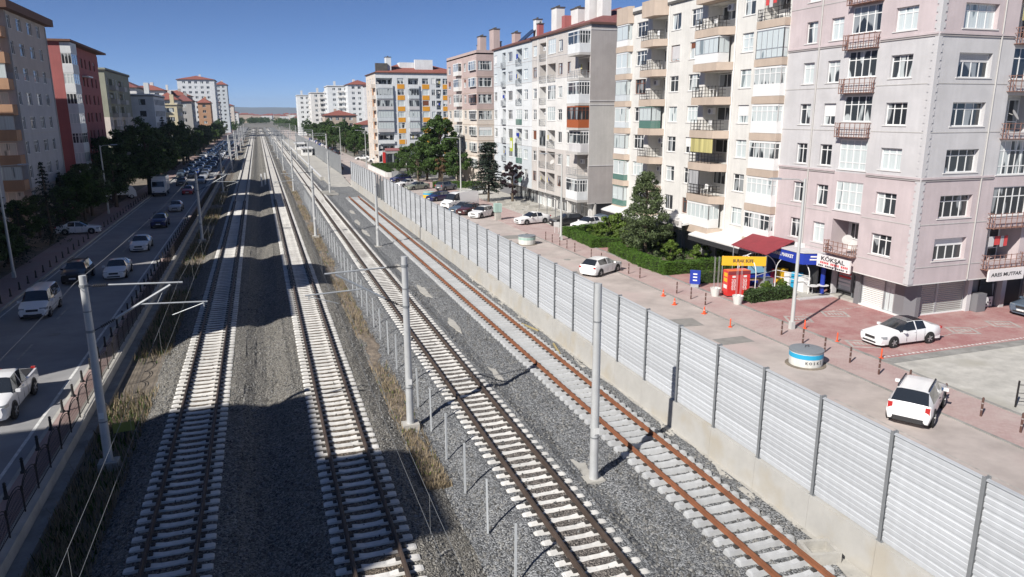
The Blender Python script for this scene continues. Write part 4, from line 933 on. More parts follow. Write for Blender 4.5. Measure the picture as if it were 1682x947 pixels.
class Bld:
    def __init__(s, name, label, loc, rz, W, D, H, cat='apartment block', group='apartment blocks', zb=0.):
        s.W, s.D, s.H, s.zb = W, D, H, zb
        s.t = thing(name, label, cat, loc, R(rz), group)
        s.holes = {'front':[], 'right':[], 'left':[], 'back':[]}
        s.F = {'front':(0,0,0,W), 'right':(W,0,math.pi/2,D), 'left':(0,D,-math.pi/2,D), 'back':(W,D,math.pi,W)}
    def pos(s, f, u, d, v):
        ox,oy,r,_ = s.F[f]; c,sn = math.cos(r),math.sin(r); return (ox+u*c-d*sn, oy+u*sn+d*c, v)
    def put(s, f, name, me, u, d, v, parent=None):
        return obj(name, me, parent or s.t, s.pos(f,u,d,v), s.F[f][2])
    def win(s, f, u, z, w, h, cols=2, tr=.72, rev=.2, fm='pvc', pm='pane', sill=True, low=0., hole=True):
        w = round(w,2); h = round(h,2)
        if hole: s.holes[f].append((u,z,w,h,rev))
        me = cached(('win',w,h,cols,tr,fm,low), lambda: frame_mesh(w,h,cols,tr,M[fm],low))
        o = s.put(f, 'window', me, u, rev-.07, z)
        if pm == 'pane':
            q_ = RW.random(); pm = 'pane' if q_ < .42 else ('pane_dark' if q_ < .78 else 'pane_curtain')
        if RW.random() < .13 and hole and h < 1.9:
            k_ = RW.choice((.35,.6,.9)); bm_ = RW.choice(('white','lgrey','brown_frame')); bh_ = round((h-.12)*k_,2)
            obj('roller_blind', cached(('blind',w,bh_,bm_), lambda: MB().box(.06,.0,-bh_,w-.06,.028,0).mesh('roller_blind', M[bm_])), o, (0,0,h-.06))
        pe = cached(('pane',w,h,pm), lambda: MB().box(.03,.03,.03,w-.03,.045,h-.03).mesh('pane', M[pm])); obj('pane', pe, o)
        if sill:
            se = cached(('sill',w,rev), lambda: MB().box(-.12,-rev+.02,-.06,w+.12,.07,-.002).mesh('sill', M['sill'])); obj('sill', se, o)
        return o
    def far_win(s, f, u, z, w, h, fm='pvc', pm='pane', cols=2):
        """window of a far block: framed pane set in a shallow opening"""
        s.holes[f].append((u,z,w,h,.15)); w = round(w,2); h = round(h,2)
        def mk():
            mb = MB().box(0,.0,0,w,.02,h,1); t = .07
            mb.box(0,-.05,0,w,0,t).box(0,-.05,h-t,w,0,h).box(0,-.05,t,t,0,h-t).box(w-t,-.05,t,w,0,h-t)
            for k in range(1,cols): x = w*k/cols; mb.box(x-.04,-.05,t,x+.04,0,h-t)
            return mb.mesh('window', [M[fm], M[pm]])
        return s.put(f, 'window', cached(('fw',w,h,fm,pm,cols), mk), u, .13, z)
    def wall(s, f, z0, z1, m, u0=0., u1=None, rev=.2):
        u1 = s.F[f][3] if u1 is None else u1
        return s.put(f, 'wall', wall_mesh(u0,u1,z0,z1,s.holes[f],rev,M[m]), 0, 0, 0)
    def box(s, f, name, u0, u1, d0, d1, z0, z1, m, parent=None):
        return s.put(f, name, MB().box(u0,d0,z0,u1,d1,z1).mesh(name, M[m]), 0, 0, 0, parent)
    def flat_roof(s, m='roof_felt', parapet=.5, pm='cream', over=0.):
        o = s.box('front','roof', -over, s.W+over, -over, s.D+over, s.H-.25, s.H, m)
        if parapet:
            mb = MB(); a = .18; z0, z1 = s.H, s.H+parapet
            mb.box(-over,-over,z0,s.W+over,-over+a,z1).box(-over,s.D+over-a,z0,s.W+over,s.D+over,z1).box(-over,-over+a,z0,-over+a,s.D+over-a,z1).box(s.W+over-a,-over+a,z0,s.W+over,s.D+over-a,z1)
            s.put('front','parapet', mb.mesh('parapet', M[pm]), 0, 0, 0)
        return o
    def hip_roof(s, h=2.6, over=.5, m='roof_tile', z=None):
        z = s.H if z is None else z; a, b = -over, s.W+over; c, d = -over, s.D+over; q = min(b-a,d-c)/2
        if b-a > d-c: r0, r1 = (a+q,(c+d)/2), (b-q,(c+d)/2)
        else: r0, r1 = ((a+b)/2,c+q), ((a+b)/2,d-q)
        V = [(a,c,z+.12),(b,c,z+.12),(b,d,z+.12),(a,d,z+.12),(*r0,z+h),(*r1,z+h)]
        F = [(0,1,5,4),(1,2,5),(2,3,4,5),(3,0,4)] if b-a > d-c else [(0,1,4),(1,2,5,4),(2,3,5),(3,0,4,5)]
        o = s.put('front','roof', MB().add(V,F).mesh('roof', M[m]), 0, 0, 0)
        obj('eaves', MB().box(a,c,z-.12,b,d,z+.12).mesh('eaves', M['eaves']), o); return o
    def chimney(s, x, y, z0, z1, w, d, m='white', pot=True):
        o = s.put('front','chimney', MB().box(-w/2,-d/2,z0,w/2,d/2,z1).mesh('chimney', M[m]), x, y, 0)
        if pot:
            mb = MB().box(-w/2-.1,-d/2-.1,z1,w/2+.1,d/2+.1,z1+.12)
            for k in range(int(w/.4)): mb.tube([(-w/2+.25+k*.4,0,z1+.12),(-w/2+.25+k*.4,0,z1+.4)], .09, 6)
            obj('chimney_pot', mb.mesh('chimney_pot', M['roof_felt']), o)
    def basket(s, f, u, z, w, h, out=.55, m='rust_rail', nb=6, base=True):
        def mk():
            mb = MB(); t = .03
            for zz in (0,h*.33,h*.66,h):
                mb.box(0,-out,zz-t/2,w,-out+t,zz+t/2); mb.box(0,-out+t,zz-t/2,t,0,zz+t/2); mb.box(w-t,-out+t,zz-t/2,w,0,zz+t/2)
            for k in range(nb+1):
                x = (w-t)*k/nb; mb.box(x,-out-.004,-.05,x+t,-out+t+.004,h+.05)
            for k in range(1,3): y = -out*k/3; mb.box(-.004,y,-.02,t+.004,y+t,h); mb.box(w-t-.004,y,-.02,w+.004,y+t,h)
            if base: mb.box(.02,-out+.02,-.03,w-.02,0,-.016)
            return mb.mesh('balcony_railing', M[m])
        return s.put(f, 'balcony_railing', cached(('bask',round(w,2),h,out,m,nb,base), mk), u, 0, z)
    def slab(s, f, u0, u1, z0, z1, out, m, cham=0., name='balcony_slab'):
        P = [(u0,0),(u0,-out),(u1-cham,-out),(u1,-.0)]
        return s.put(f, name, MB().prism(P[::-1] if False else [(u0,.0),(u0,-out),(u1-cham,-out),(u1,-.0)], z0, z1).mesh(name, M[m]), 0, 0, 0)
    def loggia(s, f, u, z, w, h, dep=1.3, m='white', door=True, back='cream', dm='pvc', dp='pane_dark'):
        s.holes[f].append((u,z,w,h,dep)); o = s.put(f, 'loggia_wall', MB().box(u,dep,z,u+w,dep+.08,z+h).mesh('loggia_wall', M[back]), 0, 0, 0)
        if door:
            dw = min(.95,w*.4); me = cached(('win',round(dw,2),2.05,1,.3,dm,0.), lambda: frame_mesh(round(dw,2),2.05,1,.3,M[dm],0.))
            q = s.put(f, 'balcony_door', me, u+w-dw-.12, dep-.06, z+.02); obj('pane', cached(('pane',round(dw,2),2.05,dp), lambda: MB().box(.03,.03,.03,round(dw,2)-.03,.045,2.02).mesh('pane', M[dp])), q)
            if w > 2.2:
                ww = round(w-dw-.7,2); q = s.put(f, 'window', cached(('win',ww,1.2,2,0,dm,0.), lambda: frame_mesh(ww,1.2,2,0,M[dm],0.)), u+.3, dep-.06, z+.85)
                obj('pane', cached(('pane',ww,1.2,dp), lambda: MB().box(.03,.03,.03,ww-.03,.045,1.17).mesh('pane', M[dp])), q)
        self_clutter(s, f, u, z, w)
    def glazed(s, f, u0, u1, z0, z1, out, ph, cf, cs=0, fm='pvc', pm='white', gm='pane', tr=.7, side='right', base=None):
        """glazed-in balcony: solid panel below, framed panes on front and one side"""
        w = u1-u0; mb = MB().box(u0,-out,z0,u1,-out+.05,z0+ph)
        for uu in (u0,u1-.05): mb.box(uu,-out+.05,z0,uu+.05,0,z0+ph)
        o = s.put(f, 'glazed_balcony', mb.mesh('glazed_balcony', M[pm]), 0, 0, 0)
        obj('balcony_roof', MB().box(u0,-out,z1-.1,u1,0,z1).mesh('balcony_roof', M[pm]), o)
        h = round(z1-.1-z0-ph,2); ww = round(w,2)
        def sub(frm, cols, width, loc, rz):
            q = obj('window', cached(('win',width,h,cols,tr,fm,0.), lambda: frame_mesh(width,h,cols,tr,M[fm],0.)), o, loc, rz)
            obj('pane', cached(('pane',width,h,gm), lambda: MB().box(.03,.03,.03,width-.03,.045,h-.03).mesh('pane', M[gm])), o, loc, rz)
        sub('f', cf, ww, (u0,-out,z0+ph), 0)
        if cs:
            sub('s', cs, round(out,2), (u1,-out,z0+ph), math.pi/2); sub('s', cs, round(out,2), (u0,0,z0+ph), -math.pi/2)
        if base: s.put(f, 'balcony_slab', MB().box(u0-.04,-out-.06,z0-.24,u1+.04,0,z0-.004).mesh('balcony_slab', M[base]), 0, 0, 0)
        return o
    def pipe(s, f, u, z0, z1, m='white', r=.05):
        s.put(f, 'drain_pipe', MB().tube([(0,-.06,z0),(0,-.06,z1)], r, 6).mesh('drain_pipe', M[m]), u, 0, 0)
    def shutter(s, f, u, z, w, h, d, m='shutter'):
        mb = MB(); n = max(6,int(h/.13)); dz = h/n
        for k in range(n): mb.add([(0,0,k*dz),(w,0,k*dz),(w,-.035,k*dz+dz*.55),(0,-.035,k*dz+dz*.55),(w,0,(k+1)*dz),(0,0,(k+1)*dz)], [(0,1,2,3),(3,2,4,5)])
        o = s.put(f, 'roller_shutter', mb.mesh('roller_shutter', M[m]), u, d, z)
        obj('shutter_box', MB().box(-.05,-.12,h,w+.05,.1,h+.2).mesh('shutter_box', M['grey_frame']), o); obj('guide_rail', MB().box(-.06,-.06,0,0,.04,h).box(w,-.06,0,w+.06,.04,h).mesh('guide_rail', M['galv']), o)
def text_mesh(s, size, m, width=None, bold=0.):
    cu = bpy.data.curves.new('lettering', 'FONT'); cu.body = s; cu.size = size; cu.align_x = 'CENTER'; cu.align_y = 'CENTER'; cu.resolution_u = 2; cu.offset = bold
    o = bpy.data.objects.new('lettering', cu); COL.objects.link(o); bpy.context.view_layer.update()
    me = bpy.data.meshes.new_from_object(o.evaluated_get(bpy.context.evaluated_depsgraph_get())); COL.objects.unlink(o); bpy.data.objects.remove(o)
    co = np.zeros(len(me.vertices)*3); me.vertices.foreach_get('co', co); co = co.reshape(-1,3)
    k = 1.
    if width: k = width/max(1e-6, co[:,0].max()-co[:,0].min())
    me.vertices.foreach_set('co', np.stack([co[:,0]*k, co[:,2], co[:,1]],1).astype(np.float32).ravel()); me.materials.clear(); me.materials.append(m); me.update(); me.name = 'lettering'
    return me
def wm(n, c, **k): M[n] = mat('wall_'+n, c, k.pop('rough',.9), var=k.pop('var',.11), vs=.45, streak=k.pop('streak',.07), bump=.06, bs=30, stain=(tuple(x*.88 for x in c), .6), **k)
wm('cream',(.635,.62,.585)); wm('tan',(.46,.375,.305)); wm('pink',(.50,.43,.435)); wm('lgrey',(.52,.51,.515)); wm('ggrey',(.36,.335,.325)); wm('ggrey2',(.47,.455,.435)); wm('pwhite',(.66,.65,.63)); wm('bluegrey',(.52,.56,.585))
wm('beige',(.50,.47,.445)); wm('pinkfar',(.46,.36,.335)); wm('peach',(.61,.545,.48)); wm('orange_panel',(.66,.30,.03)); wm('greytan',(.46,.40,.36)); wm('slate',(.46,.455,.47)); wm('balc_tan',(.42,.25,.155))
wm('brickred',(.35,.115,.11)); wm('olive',(.30,.305,.235)); wm('yellowish',(.60,.53,.36)); wm('skywhite',(.64,.66,.67)); wm('dirtygrey',(.40,.39,.37)); wm('brown_slab',(.16,.085,.06)); wm('terracotta',(.44,.26,.16))
M['sill'] = mat('sill_stone', (.62,.61,.59), .6); M['eaves'] = mat('eaves_wood', (.11,.055,.045), .8); M['rust_rail'] = mat('rust_rail', (.25,.135,.105), .7, var=.25, vs=4)
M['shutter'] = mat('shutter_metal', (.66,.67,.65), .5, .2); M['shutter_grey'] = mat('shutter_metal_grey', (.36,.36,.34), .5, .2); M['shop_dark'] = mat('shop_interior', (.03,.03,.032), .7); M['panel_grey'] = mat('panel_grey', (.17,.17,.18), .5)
M['cloth_yellow'] = mat('cloth_yellow', (.48,.43,.18), .9, streak=.5); M['cloth_grey'] = mat('cloth_grey', (.42,.42,.43), .9, streak=.5); M['wood_red'] = mat('wood_red', (.34,.09,.03), .55); M['glass_green'] = mat('glass_green', (.10,.20,.17), .1, coat=1); M['tile_teal'] = mat('tile_teal', (.10,.32,.36), .5); M['tile_rose'] = mat('tile_rose', (.40,.17,.17), .6)
# ------------------------------------------------------------------ corner block (pink and grey)
def corner_block():
    b = Bld('corner_apartment_block', 'pink and pale grey corner apartment block with toothed white corner trim', (38.7,48.2,0), -90, 13.3, 17, 23.9)
    F = [3.66,6.42,9.30,12.16,15.08,17.93,20.8]
    for i,z in enumerate(F):
        b.win('front',1.8,z+.35,1.16,1.5,2,.74,.22); b.win('front',4.29,z+.35,1.2,1.5,2,.74,.22); b.win('front',9.9,z+.4,1.71,1.42,3,.74 if i < 6 else 0,.24)
        b.win('right',1.8,z+.35,2.72,1.45,4,.72,.34)
        if i == 0:
            b.loggia('front',6.25,z-.05,2.5,2.35,1.5,back='pwhite'); b.basket('front',6.15,z-.1,2.7,.85,.5)
        elif i in (1,2): b.win('front',6.25,z+.2,2.5,2.05,4,.68,.12,low=.24,pm='pane_curtain'); 
        else:
            b.win('front',6.25,z+.6,2.5,1.72,4,.66,.12,pm='pane'); b.basket('front',6.1,z-.42,2.75,.92,.5)
        if i in (1,4): b.win('right',6.3,z+.3,3.1,1.9,5,.66,.15,pm='pane')
        elif i in (2,): b.win('right',6.3,z+.1,3.1,2.2,6,.7,.15,low=.25)
        else: b.loggia('right',6.3,z-.05,3.1,2.3,1.5,back='pwhite')
        if i not in (2,): b.basket('right',6.1,z-.45,3.5,.95,.55,nb=7)
        b.win('right',10.6,z+.2,2.2,1.9,3,.66,.2,pm='glass_green' if i < 2 else 'pane')
        if i in (1,5,) : pass
    for z0,z1,m in ((2.57,9.3,'pink'),(9.3,17.93,'lgrey'),(17.93,23.9,'pink')):
        b.wall('front',z0,z1,m); b.wall('right',z0,z1,m); b.wall('left',z0,z1,m); b.wall('back',z0,z1,m)
    for z in F:
        big = z in (9.30,17.93)
        for f,segs in (('front',[(0,6.0),(8.9,13.3)]),('right',[(0,6.05),(9.7,17)])):
            for u0,u1 in segs:
                if big:
                    b.box(f,'cornice',u0,u1,-.10,.0,z-.02,z+.1,f and 'pink')
                    b.box(f,'cornice',u0,u1,-.06,.0,z-.13,z-.055,'ggrey')
                else: b.box(f,'string_course',u0,u1,-.025,.0,z-.03,z+.02,'ggrey2')
    b.pipe('front',3.35,2.6,23.5,'ggrey2',.06); b.pipe('right',5.0,2.6,23.5,'ggrey2',.045)
    q1 = MB().box(-.36,-.045,0,.045,.36,.30).mesh('quoin', M['lgrey']); q2 = MB().box(-.24,-.045,0,.045,.24,.16).mesh('quoin', M['lgrey'])
    z = 2.6; k = 0
    while z < 23.5: b.put('front','quoin', q1 if k%2 == 0 else q2, b.W, 0, z); z += .30 if k%2 == 0 else .16; k += 1
    b.box('front','soffit',0,b.W,.0,17,2.5,2.57,'pwhite'); b.flat_roof('roof_felt',.6,'pink')
    # recessed ground floor with shops
    d = 1.15
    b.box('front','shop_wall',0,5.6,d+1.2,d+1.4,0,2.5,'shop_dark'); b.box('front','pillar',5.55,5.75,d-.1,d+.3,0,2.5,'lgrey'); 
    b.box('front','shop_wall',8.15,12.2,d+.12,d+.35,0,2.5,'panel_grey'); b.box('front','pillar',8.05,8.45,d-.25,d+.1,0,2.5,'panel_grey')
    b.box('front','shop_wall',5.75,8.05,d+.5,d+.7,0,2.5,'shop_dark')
    b.win('front',5.85,.55,1.35,1.9,1,.0,d+.35,fm='grey_frame',pm='pane_curtain',sill=False,hole=False); b.win('front',7.25,.15,.75,2.2,1,0,d+.35,fm='grey_frame',pm='pane_dark',sill=False,hole=False)
    b.box('front','step',5.75,8.05,d-.3,d+.5,.04,.2,'concrete')
    for k,(z,m) in enumerate(((2.05,'white'),(1.78,'redink'),(1.5,'redink'),(1.22,'white'),(.95,'white'))): b.box('front','poster',5.95,7.1,d+.24,d+.262,z,z+.17,m)
    b.shutter('front',8.55,.1,1.85,2.15,d+.05); b.win('front',10.5,.1,.8,2.15,2,.8,d+.1,fm='galv',pm='pane_curtain',sill=False,hole=False)
    P = [(11.35,d-.02),(12.15,d-.02),(12.6,d+.55),(12.6,d+.9),(11.35,d+.3)]
    b.put('front','corner_panel', MB().prism(P,0,2.5).mesh('corner_panel', M['panel_grey']), 0,0,0)
    b.box('front','threshold',8.1,12.15,d-.18,d+.1,.04,.12,'white'); b.box('right','threshold',1.2,7,d-.12,d+.1,.04,.12,'white')
    b.box('right','shop_wall',1.3,14,d+.12,d+.3,0,2.5,'panel_grey'); b.shutter('right',1.5,.1,2.3,2.3,d,'shutter_grey'); b.shutter('right',3.95,.1,2.3,2.3,d,'shutter_grey')
    b.box('right','pillar',6.4,6.75,d-.3,d+.1,0,2.5,'lgrey'); b.box('right','kiosk_cabinet',6.85,7.65,d-.75,d-.1,.05,1.3,'panel_grey')
    b.win('right',7.8,.8,1.5,1.6,1,.6,d+.08,fm='black',pm='pane_dark',sill=False,hole=False); b.box('right','display_panel',7.85,9.2,d-.02,d+.04,.1,.8,'white')
    mb = MB()
    for k in range(9): mb.tube([(8.0+.13*k,-.03,.25+.4*((k*7)%5)/5),(8.0+.13*k,-.022,.25+.4*((k*7)%5)/5)], .07, 8)
    b.put('right','display_print', mb.mesh('display_print', M['ink']), 0, d, 0)
    b.box('right','pillar',9.55,9.95,d-.3,d+.1,0,2.5,'lgrey'); b.box('right','door',10.2,11.8,d+.06,d+.11,.05,2.35,'shop_dark'); b.box('right','pillar',12.1,13.8,d-.3,d+.1,0,2.5,'ggrey2')
    # hanging signs
    o = b.box('front','sign_board',5.75,8.95,-.62,-.5,2.45,3.35,'sign_white'); obj('lettering', text_mesh('KÖKSAL',.42,M['ink'],2.3,.012), o, (7.3,-.628,3.08)); 
    for zz,hh,mm,ph in ((2.72,.15,'redink',0),(2.52,.11,'ink',3)):
        mb = MB()
        for k in range(17):
            if (k*5+ph)%6: mb.box(5.95+k*.17,-.63,zz,5.95+k*.17+.12,-.622,zz+hh)
        obj('sign_print', mb.mesh('sign_print', M[mm]), o)
    o = b.box('right','sign_board',6.2,9.4,-.62,-.5,2.45,3.25,'sign_white'); obj('lettering', text_mesh('ARES MUTFAK',.34,M['ink'],2.8,.01), o, (7.8,-.628,2.86))
    # air conditioners and rolled awning
    for u,z in ((2.95,3.9),): b.box('front','air_conditioner',u,u+.75,-.32,-.02,z-.75,z-.2,'pvc')
corner_block_done = None
M['sign_white'] = mat('sign_white', (.70,.67,.66), .5)
corner_block()

# ------------------------------------------------------------------ white block with tan balconies
def white_block():
    b = Bld('balcony_apartment_block', 'cream white apartment block with tan balcony bands', (38.7,76.3,0), -90, 28.1, 15, 23.8)
    Z = [2.59+2.87*k for k in range(8)]
    for k,z in enumerate(Z[:-1]):
        wz = z+1.32
        brown = k in (4,) 
        b.win('front',3.83,wz,2.3,1.48,3,.72,.18,fm='brown_frame' if k == 4 else 'pvc',pm='pane'); b.win('front',10.9,wz,1.6,1.48,2,.72 if k%3 else 0,.18,fm='brown_frame' if k == 5 else 'pvc')
        b.win('front',14.25,wz,1.85,1.5,3,.72,.18,fm='brown_frame' if k == 0 else 'pvc'); b.win('front',22.2,wz,1.5,1.5,2,.72,.18,low=.25 if k == 5 else 0)
        # recessed balconies with projecting slab
        for u0,u1,key in ((7.0,10.2,5),(16.9,21.2,3)):
            glazed = (key,k) in ((3,0),(3,5),(5,3))
            b.slab('front',u0-.15,u1,z,z+.66,1.15,'tan',.8)
            if glazed:
                b.glazed('front',u0,u1-.75,z+.68,z+2.82,1.1,.75,5 if key == 3 else 3,2,'galv' if (key,k) != (3,0) else 'pvc','glass_green' if (key,k) == (5,3) else 'white','pane_curtain',0)
                b.holes['front'].append((u0,z+.66,u1-u0-.1,2.15,.3)); b.box('front','loggia_wall',u0,u1,.3,.4,z+.66,z+2.82,'cream')
            else:
                b.loggia('front',u0+.1,z+.66,u1-u0-.25,2.15,1.4,back='cream'); b.basket('front',u0-.1,z+.7,u1-u0-.75,.85,1.1,'blackmetal',7,False)
                if (key,k) == (3,2):
                    b.box('front','balcony_curtain',u0,u1-.85,-1.05,-1.02,z+1.6,z+2.86,'cloth_yellow')
                if (key,k) == (3,1): b.box('front','balcony_curtain',u0,u0+1.5,-1.05,-1.02,z+.8,z+2.86,'cloth_grey')
                if k in (1,3,6):
                    o = b.put('front','balcony_chair', MB().box(0,-.5,.44,.45,-.05,.48).box(0,-.06,.48,.45,-.02,.9).box(0,-.5,0,.04,-.46,.44).box(.41,-.5,0,.45,-.46,.44).box(0,-.09,0,.04,-.05,.44).box(.41,-.09,0,.45,-.05,.44).mesh('balcony_chair', M['white']), u0+1.2, 0, z+.66)
        # glazed bays at both ends
        b.slab('front',24.65,28.05,z,z+.58,.5,'tan',.0)
        if k >= 6: b.loggia('front',24.8,z+.6,3.1,2.2,1.3,back='pwhite'); b.basket('front',24.7,z+.65,3.3,.8,.48,'blackmetal',4,False)
        else: b.glazed('front',24.7,28.0,z+.6,z+2.84,.45,.0 if k == 5 else .86,5,1,'galv' if k == 5 else 'pvc','white','pane_curtain' if k%2 else 'pane',.33 if k == 5 else .66)
        b.slab('front',.1,3.1,z,z+.6,.55,'tan',.35); b.glazed('front',.15,2.75,z+.62,z+2.84,.5,.62,2,1,'pvc' if k%2 else 'galv','white' if k in (2,6) else ('glass_green' if k < 3 else 'bluegrey'),'pane_curtain',0)
    for f in ('front','right','left','back'): b.wall(f,2.6,23.8,'cream')
    b.slab('front',6.85,10.2,22.68,24.2,1.15,'tan',.8); b.slab('front',16.75,21.2,22.68,24.3,1.15,'tan',.8); b.slab('front',.1,3.1,22.68,24.4,.55,'tan',.35); b.slab('front',24.65,28.05,22.68,23.6,.5,'tan')
    for u in (10.45,21.35): b.pipe('front',u,2.6,23.6)
    b.flat_roof('roof_felt',.35,'cream',.15); b.chimney(6,6,23.8,26.2,1.6,1.0,'cream'); b.chimney(17,7,23.8,26.4,1.6,1.0,'cream'); b.chimney(25,6,23.8,26,1.4,1,'cream')
    # ground floor shops under a projecting white roof
    for u0,u1,zt in ((0,13.0,2.85),(13.0,17.6,3.45),(18.6,28.0,2.75)):
        b.put('front','shop_canopy', MB().extr([(-1.9,zt-.32),(-1.9,zt-.18),(0,zt+.35),(0,zt-.1)], u0+.05, u1-.05, axis='x').mesh('shop_canopy', M['pwhite']), 0,0,0)
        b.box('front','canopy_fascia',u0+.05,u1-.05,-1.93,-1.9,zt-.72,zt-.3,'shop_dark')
    o = b.box('front','shop_sign',13.1,17.5,-1.99,-1.94,2.95,3.62,'sign_white'); 
    for k,(u,w,m) in enumerate(((13.35,.3,'redink'),(13.9,.22,'redink'),(14.6,.5,'ggrey'),(15.3,1.8,'ggrey'))): obj('sign_print', MB().box(u,-2.0,3.12,u+w,-1.992,3.5).mesh('sign_print', M[m]), o)
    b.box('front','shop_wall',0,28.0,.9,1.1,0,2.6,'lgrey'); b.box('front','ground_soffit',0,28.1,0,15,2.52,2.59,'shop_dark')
    b.box('front','shop_panel',4.2,6.6,.8,.88,.05,2.4,'tile_teal'); b.box('front','shop_panel',2.6,4.1,.8,.88,.05,2.4,'tile_rose'); b.box('front','shop_panel',6.7,8.0,.8,.88,.05,2.4,'shop_dark')
    for u in (8.6,10.2,12): b.win('front',u,.1,1.3,2.1,2,.7,.88,sill=False,hole=False,pm='pane')
    b.shutter('front',13.8,.1,3.4,2.1,.85,'shutter_grey'); b.win('front',19,.2,4.2,2.0,3,0,.86,sill=False,hole=False,pm='pane'); b.box('front','pillar',17.7,18.2,.3,.95,0,2.5,'ggrey2'); b.win('front',24,.2,2.8,2.0,3,0,.86,sill=False,hole=False,pm='pane_dark')
white_block()

# ------------------------------------------------------------------ long grey-white block in two halves
def grey_near():
    b = Bld('stucco_apartment_block', 'beige and white apartment block with a blank grey end wall', (38.7,104.3,0), -90, 20.3, 15, 23.9)
    Zw = [3.6+2.965*k for k in range(7)]
    for k,z in enumerate(Zw):
        dark = k in (1,5); fm = 'brown_frame' if k in (0,5) else 'pvc'
        b.win('front',.45,z,1.5,1.45,2,.7,.16,fm=fm,pm='pane_dark' if k < 3 else 'pane'); b.win('front',10.1,z,1.45,1.45,2,.7 if k%2 else 0,.16,fm=fm); b.win('front',13.2,z,1.1,1.45,2 if k%2 else 1,0,.16,fm=fm,pm='pane_dark' if k in (2,3) else 'pane')
        zf = z-.85
        if k in (3,6): b.win('front',6.25,z-.1,2.9,1.9,4,.65,.1,pm='pane_curtain')
        elif k == 4: b.win('front',6.25,z-.2,2.9,1.9,4,.65,.1); 
        else: b.loggia('front',6.25,zf,2.9,2.45,1.3,back='beige'); b.basket('front',6.25,zf+.05,2.9,.85,.08,'galv',5,False)
        if k in (2,): b.win('front',3.1,z-.7,2.5,2.2,3,0,.1,pm='pane_dark',fm='grey_frame')
        else: b.loggia('front',3.1,zf,2.5,2.45,1.3,back='beige'); b.basket('front',3.1,zf+.05,2.5,.85,.08,'galv',5,False)
        # projecting corner bay
        o = 1.5
        b.slab('front',16.6,20.28,zf-.28,zf,o,'ggrey2')
        if k in (1,5): 
            b.loggia('front',16.75,zf,3.3,2.5,1.2,back='beige',dm='brown_frame' if k == 5 else 'pvc'); b.basket('front',16.65,zf+.02,3.6,.85,o-.05,'galv',5,False)
        elif k == 3: b.glazed('front',16.62,20.26,zf+.01,zf+2.62,o-.05,.95,3,3,'brown_frame','wood_red','pane_dark',.75)
        elif k == 2: b.glazed('front',16.62,20.26,zf+.01,zf+2.62,o-.4,1.0,3,3,'pvc','lgrey','pane',.75)
        else: b.glazed('front',16.62,20.26,zf+.01,zf+2.62,o-.05,1.0,2,4,'pvc','skywhite','pane',.7)
    for z0,z1,m in ((2.3,8.6,'beige'),(8.6,18.0,'pwhite'),(18.0,23.9,'beige')): b.wall('front',z0,z1,m)
    for f in ('right','left','back'):
        for z0,z1,m in ((2.3,7.0,'ggrey'),(7.0,14.6,'ggrey2'),(14.6,23.9,'ggrey')): b.wall(f,z0,z1,m)
    for z in (7.0,14.9,14.4,23.2): b.box('right','string_course',0,15,-.05,0,z-.05,z+.06,'lgrey')
    for z in (18.0,20.9): b.box('front','string_course',0,16.5,-.03,0,z-.03,z+.04,'lgrey')
    b.pipe('front',5.9,2.3,23.6); b.pipe('front',2.6,2.3,23.6)
    b.hip_roof(3.0,.25,'roof_tile_dark'); b.chimney(4.4,2.2,24,27.6,1.9,1.2,'pwhite'); b.chimney(9.5,3.0,24,26.9,2.4,1.1,'pwhite'); b.chimney(14.6,2.6,24,27.6,1.4,1.2,'pwhite'); b.chimney(16.6,3.4,24,27.8,1.6,1.2,'pwhite'); b.chimney(8.0,2.0,24,26.2,1.1,1.0,'brickred',False)
    b.box('front','ground_soffit',0,20.3,0,15,2.22,2.3,'ggrey2'); b.box('front','shop_wall',0,20.3,1.0,1.2,0,2.3,'dirtygrey'); b.box('right','shop_wall',1.0,15,1.0,1.2,0,2.3,'panel_grey')
    for u,w,p in ((.4,1.6,'pane'),(2.4,1.3,'pane'),(4.2,1.4,'pane_curtain'),(6,1.6,'pane'),(8.2,1.2,'pane_dark'),(10,2.2,'pane_dark'),(13,2.4,'pane_dark'),(16.2,2.6,'pane_dark')): b.win('front',u,.1,w,2.0,2,.75,.98,sill=False,hole=False,pm=p)
    for u in (3.9,7.8,12.5,15.7,19.4): b.box('front','pillar',u,u+.25,.5,.98,0,2.2,'pwhite')
    mb = MB()
    for u in (9.5,12.5,15.5): mb.bar((u,-2.4,0),(u,-2.4,2.4),.08)
    mb.bar((9.5,-2.4,2.35),(15.5,-2.4,2.35),.08); mb.bar((9.5,.9,2.1),(9.5,-2.4,2.35),.07); mb.bar((12.5,.9,2.1),(12.5,-2.4,2.35),.07); mb.bar((15.5,.9,2.1),(15.5,-2.4,2.35),.07)
    b.put('front','pergola_frame', mb.mesh('pergola_frame', M['panel_grey']), 0,0,0)
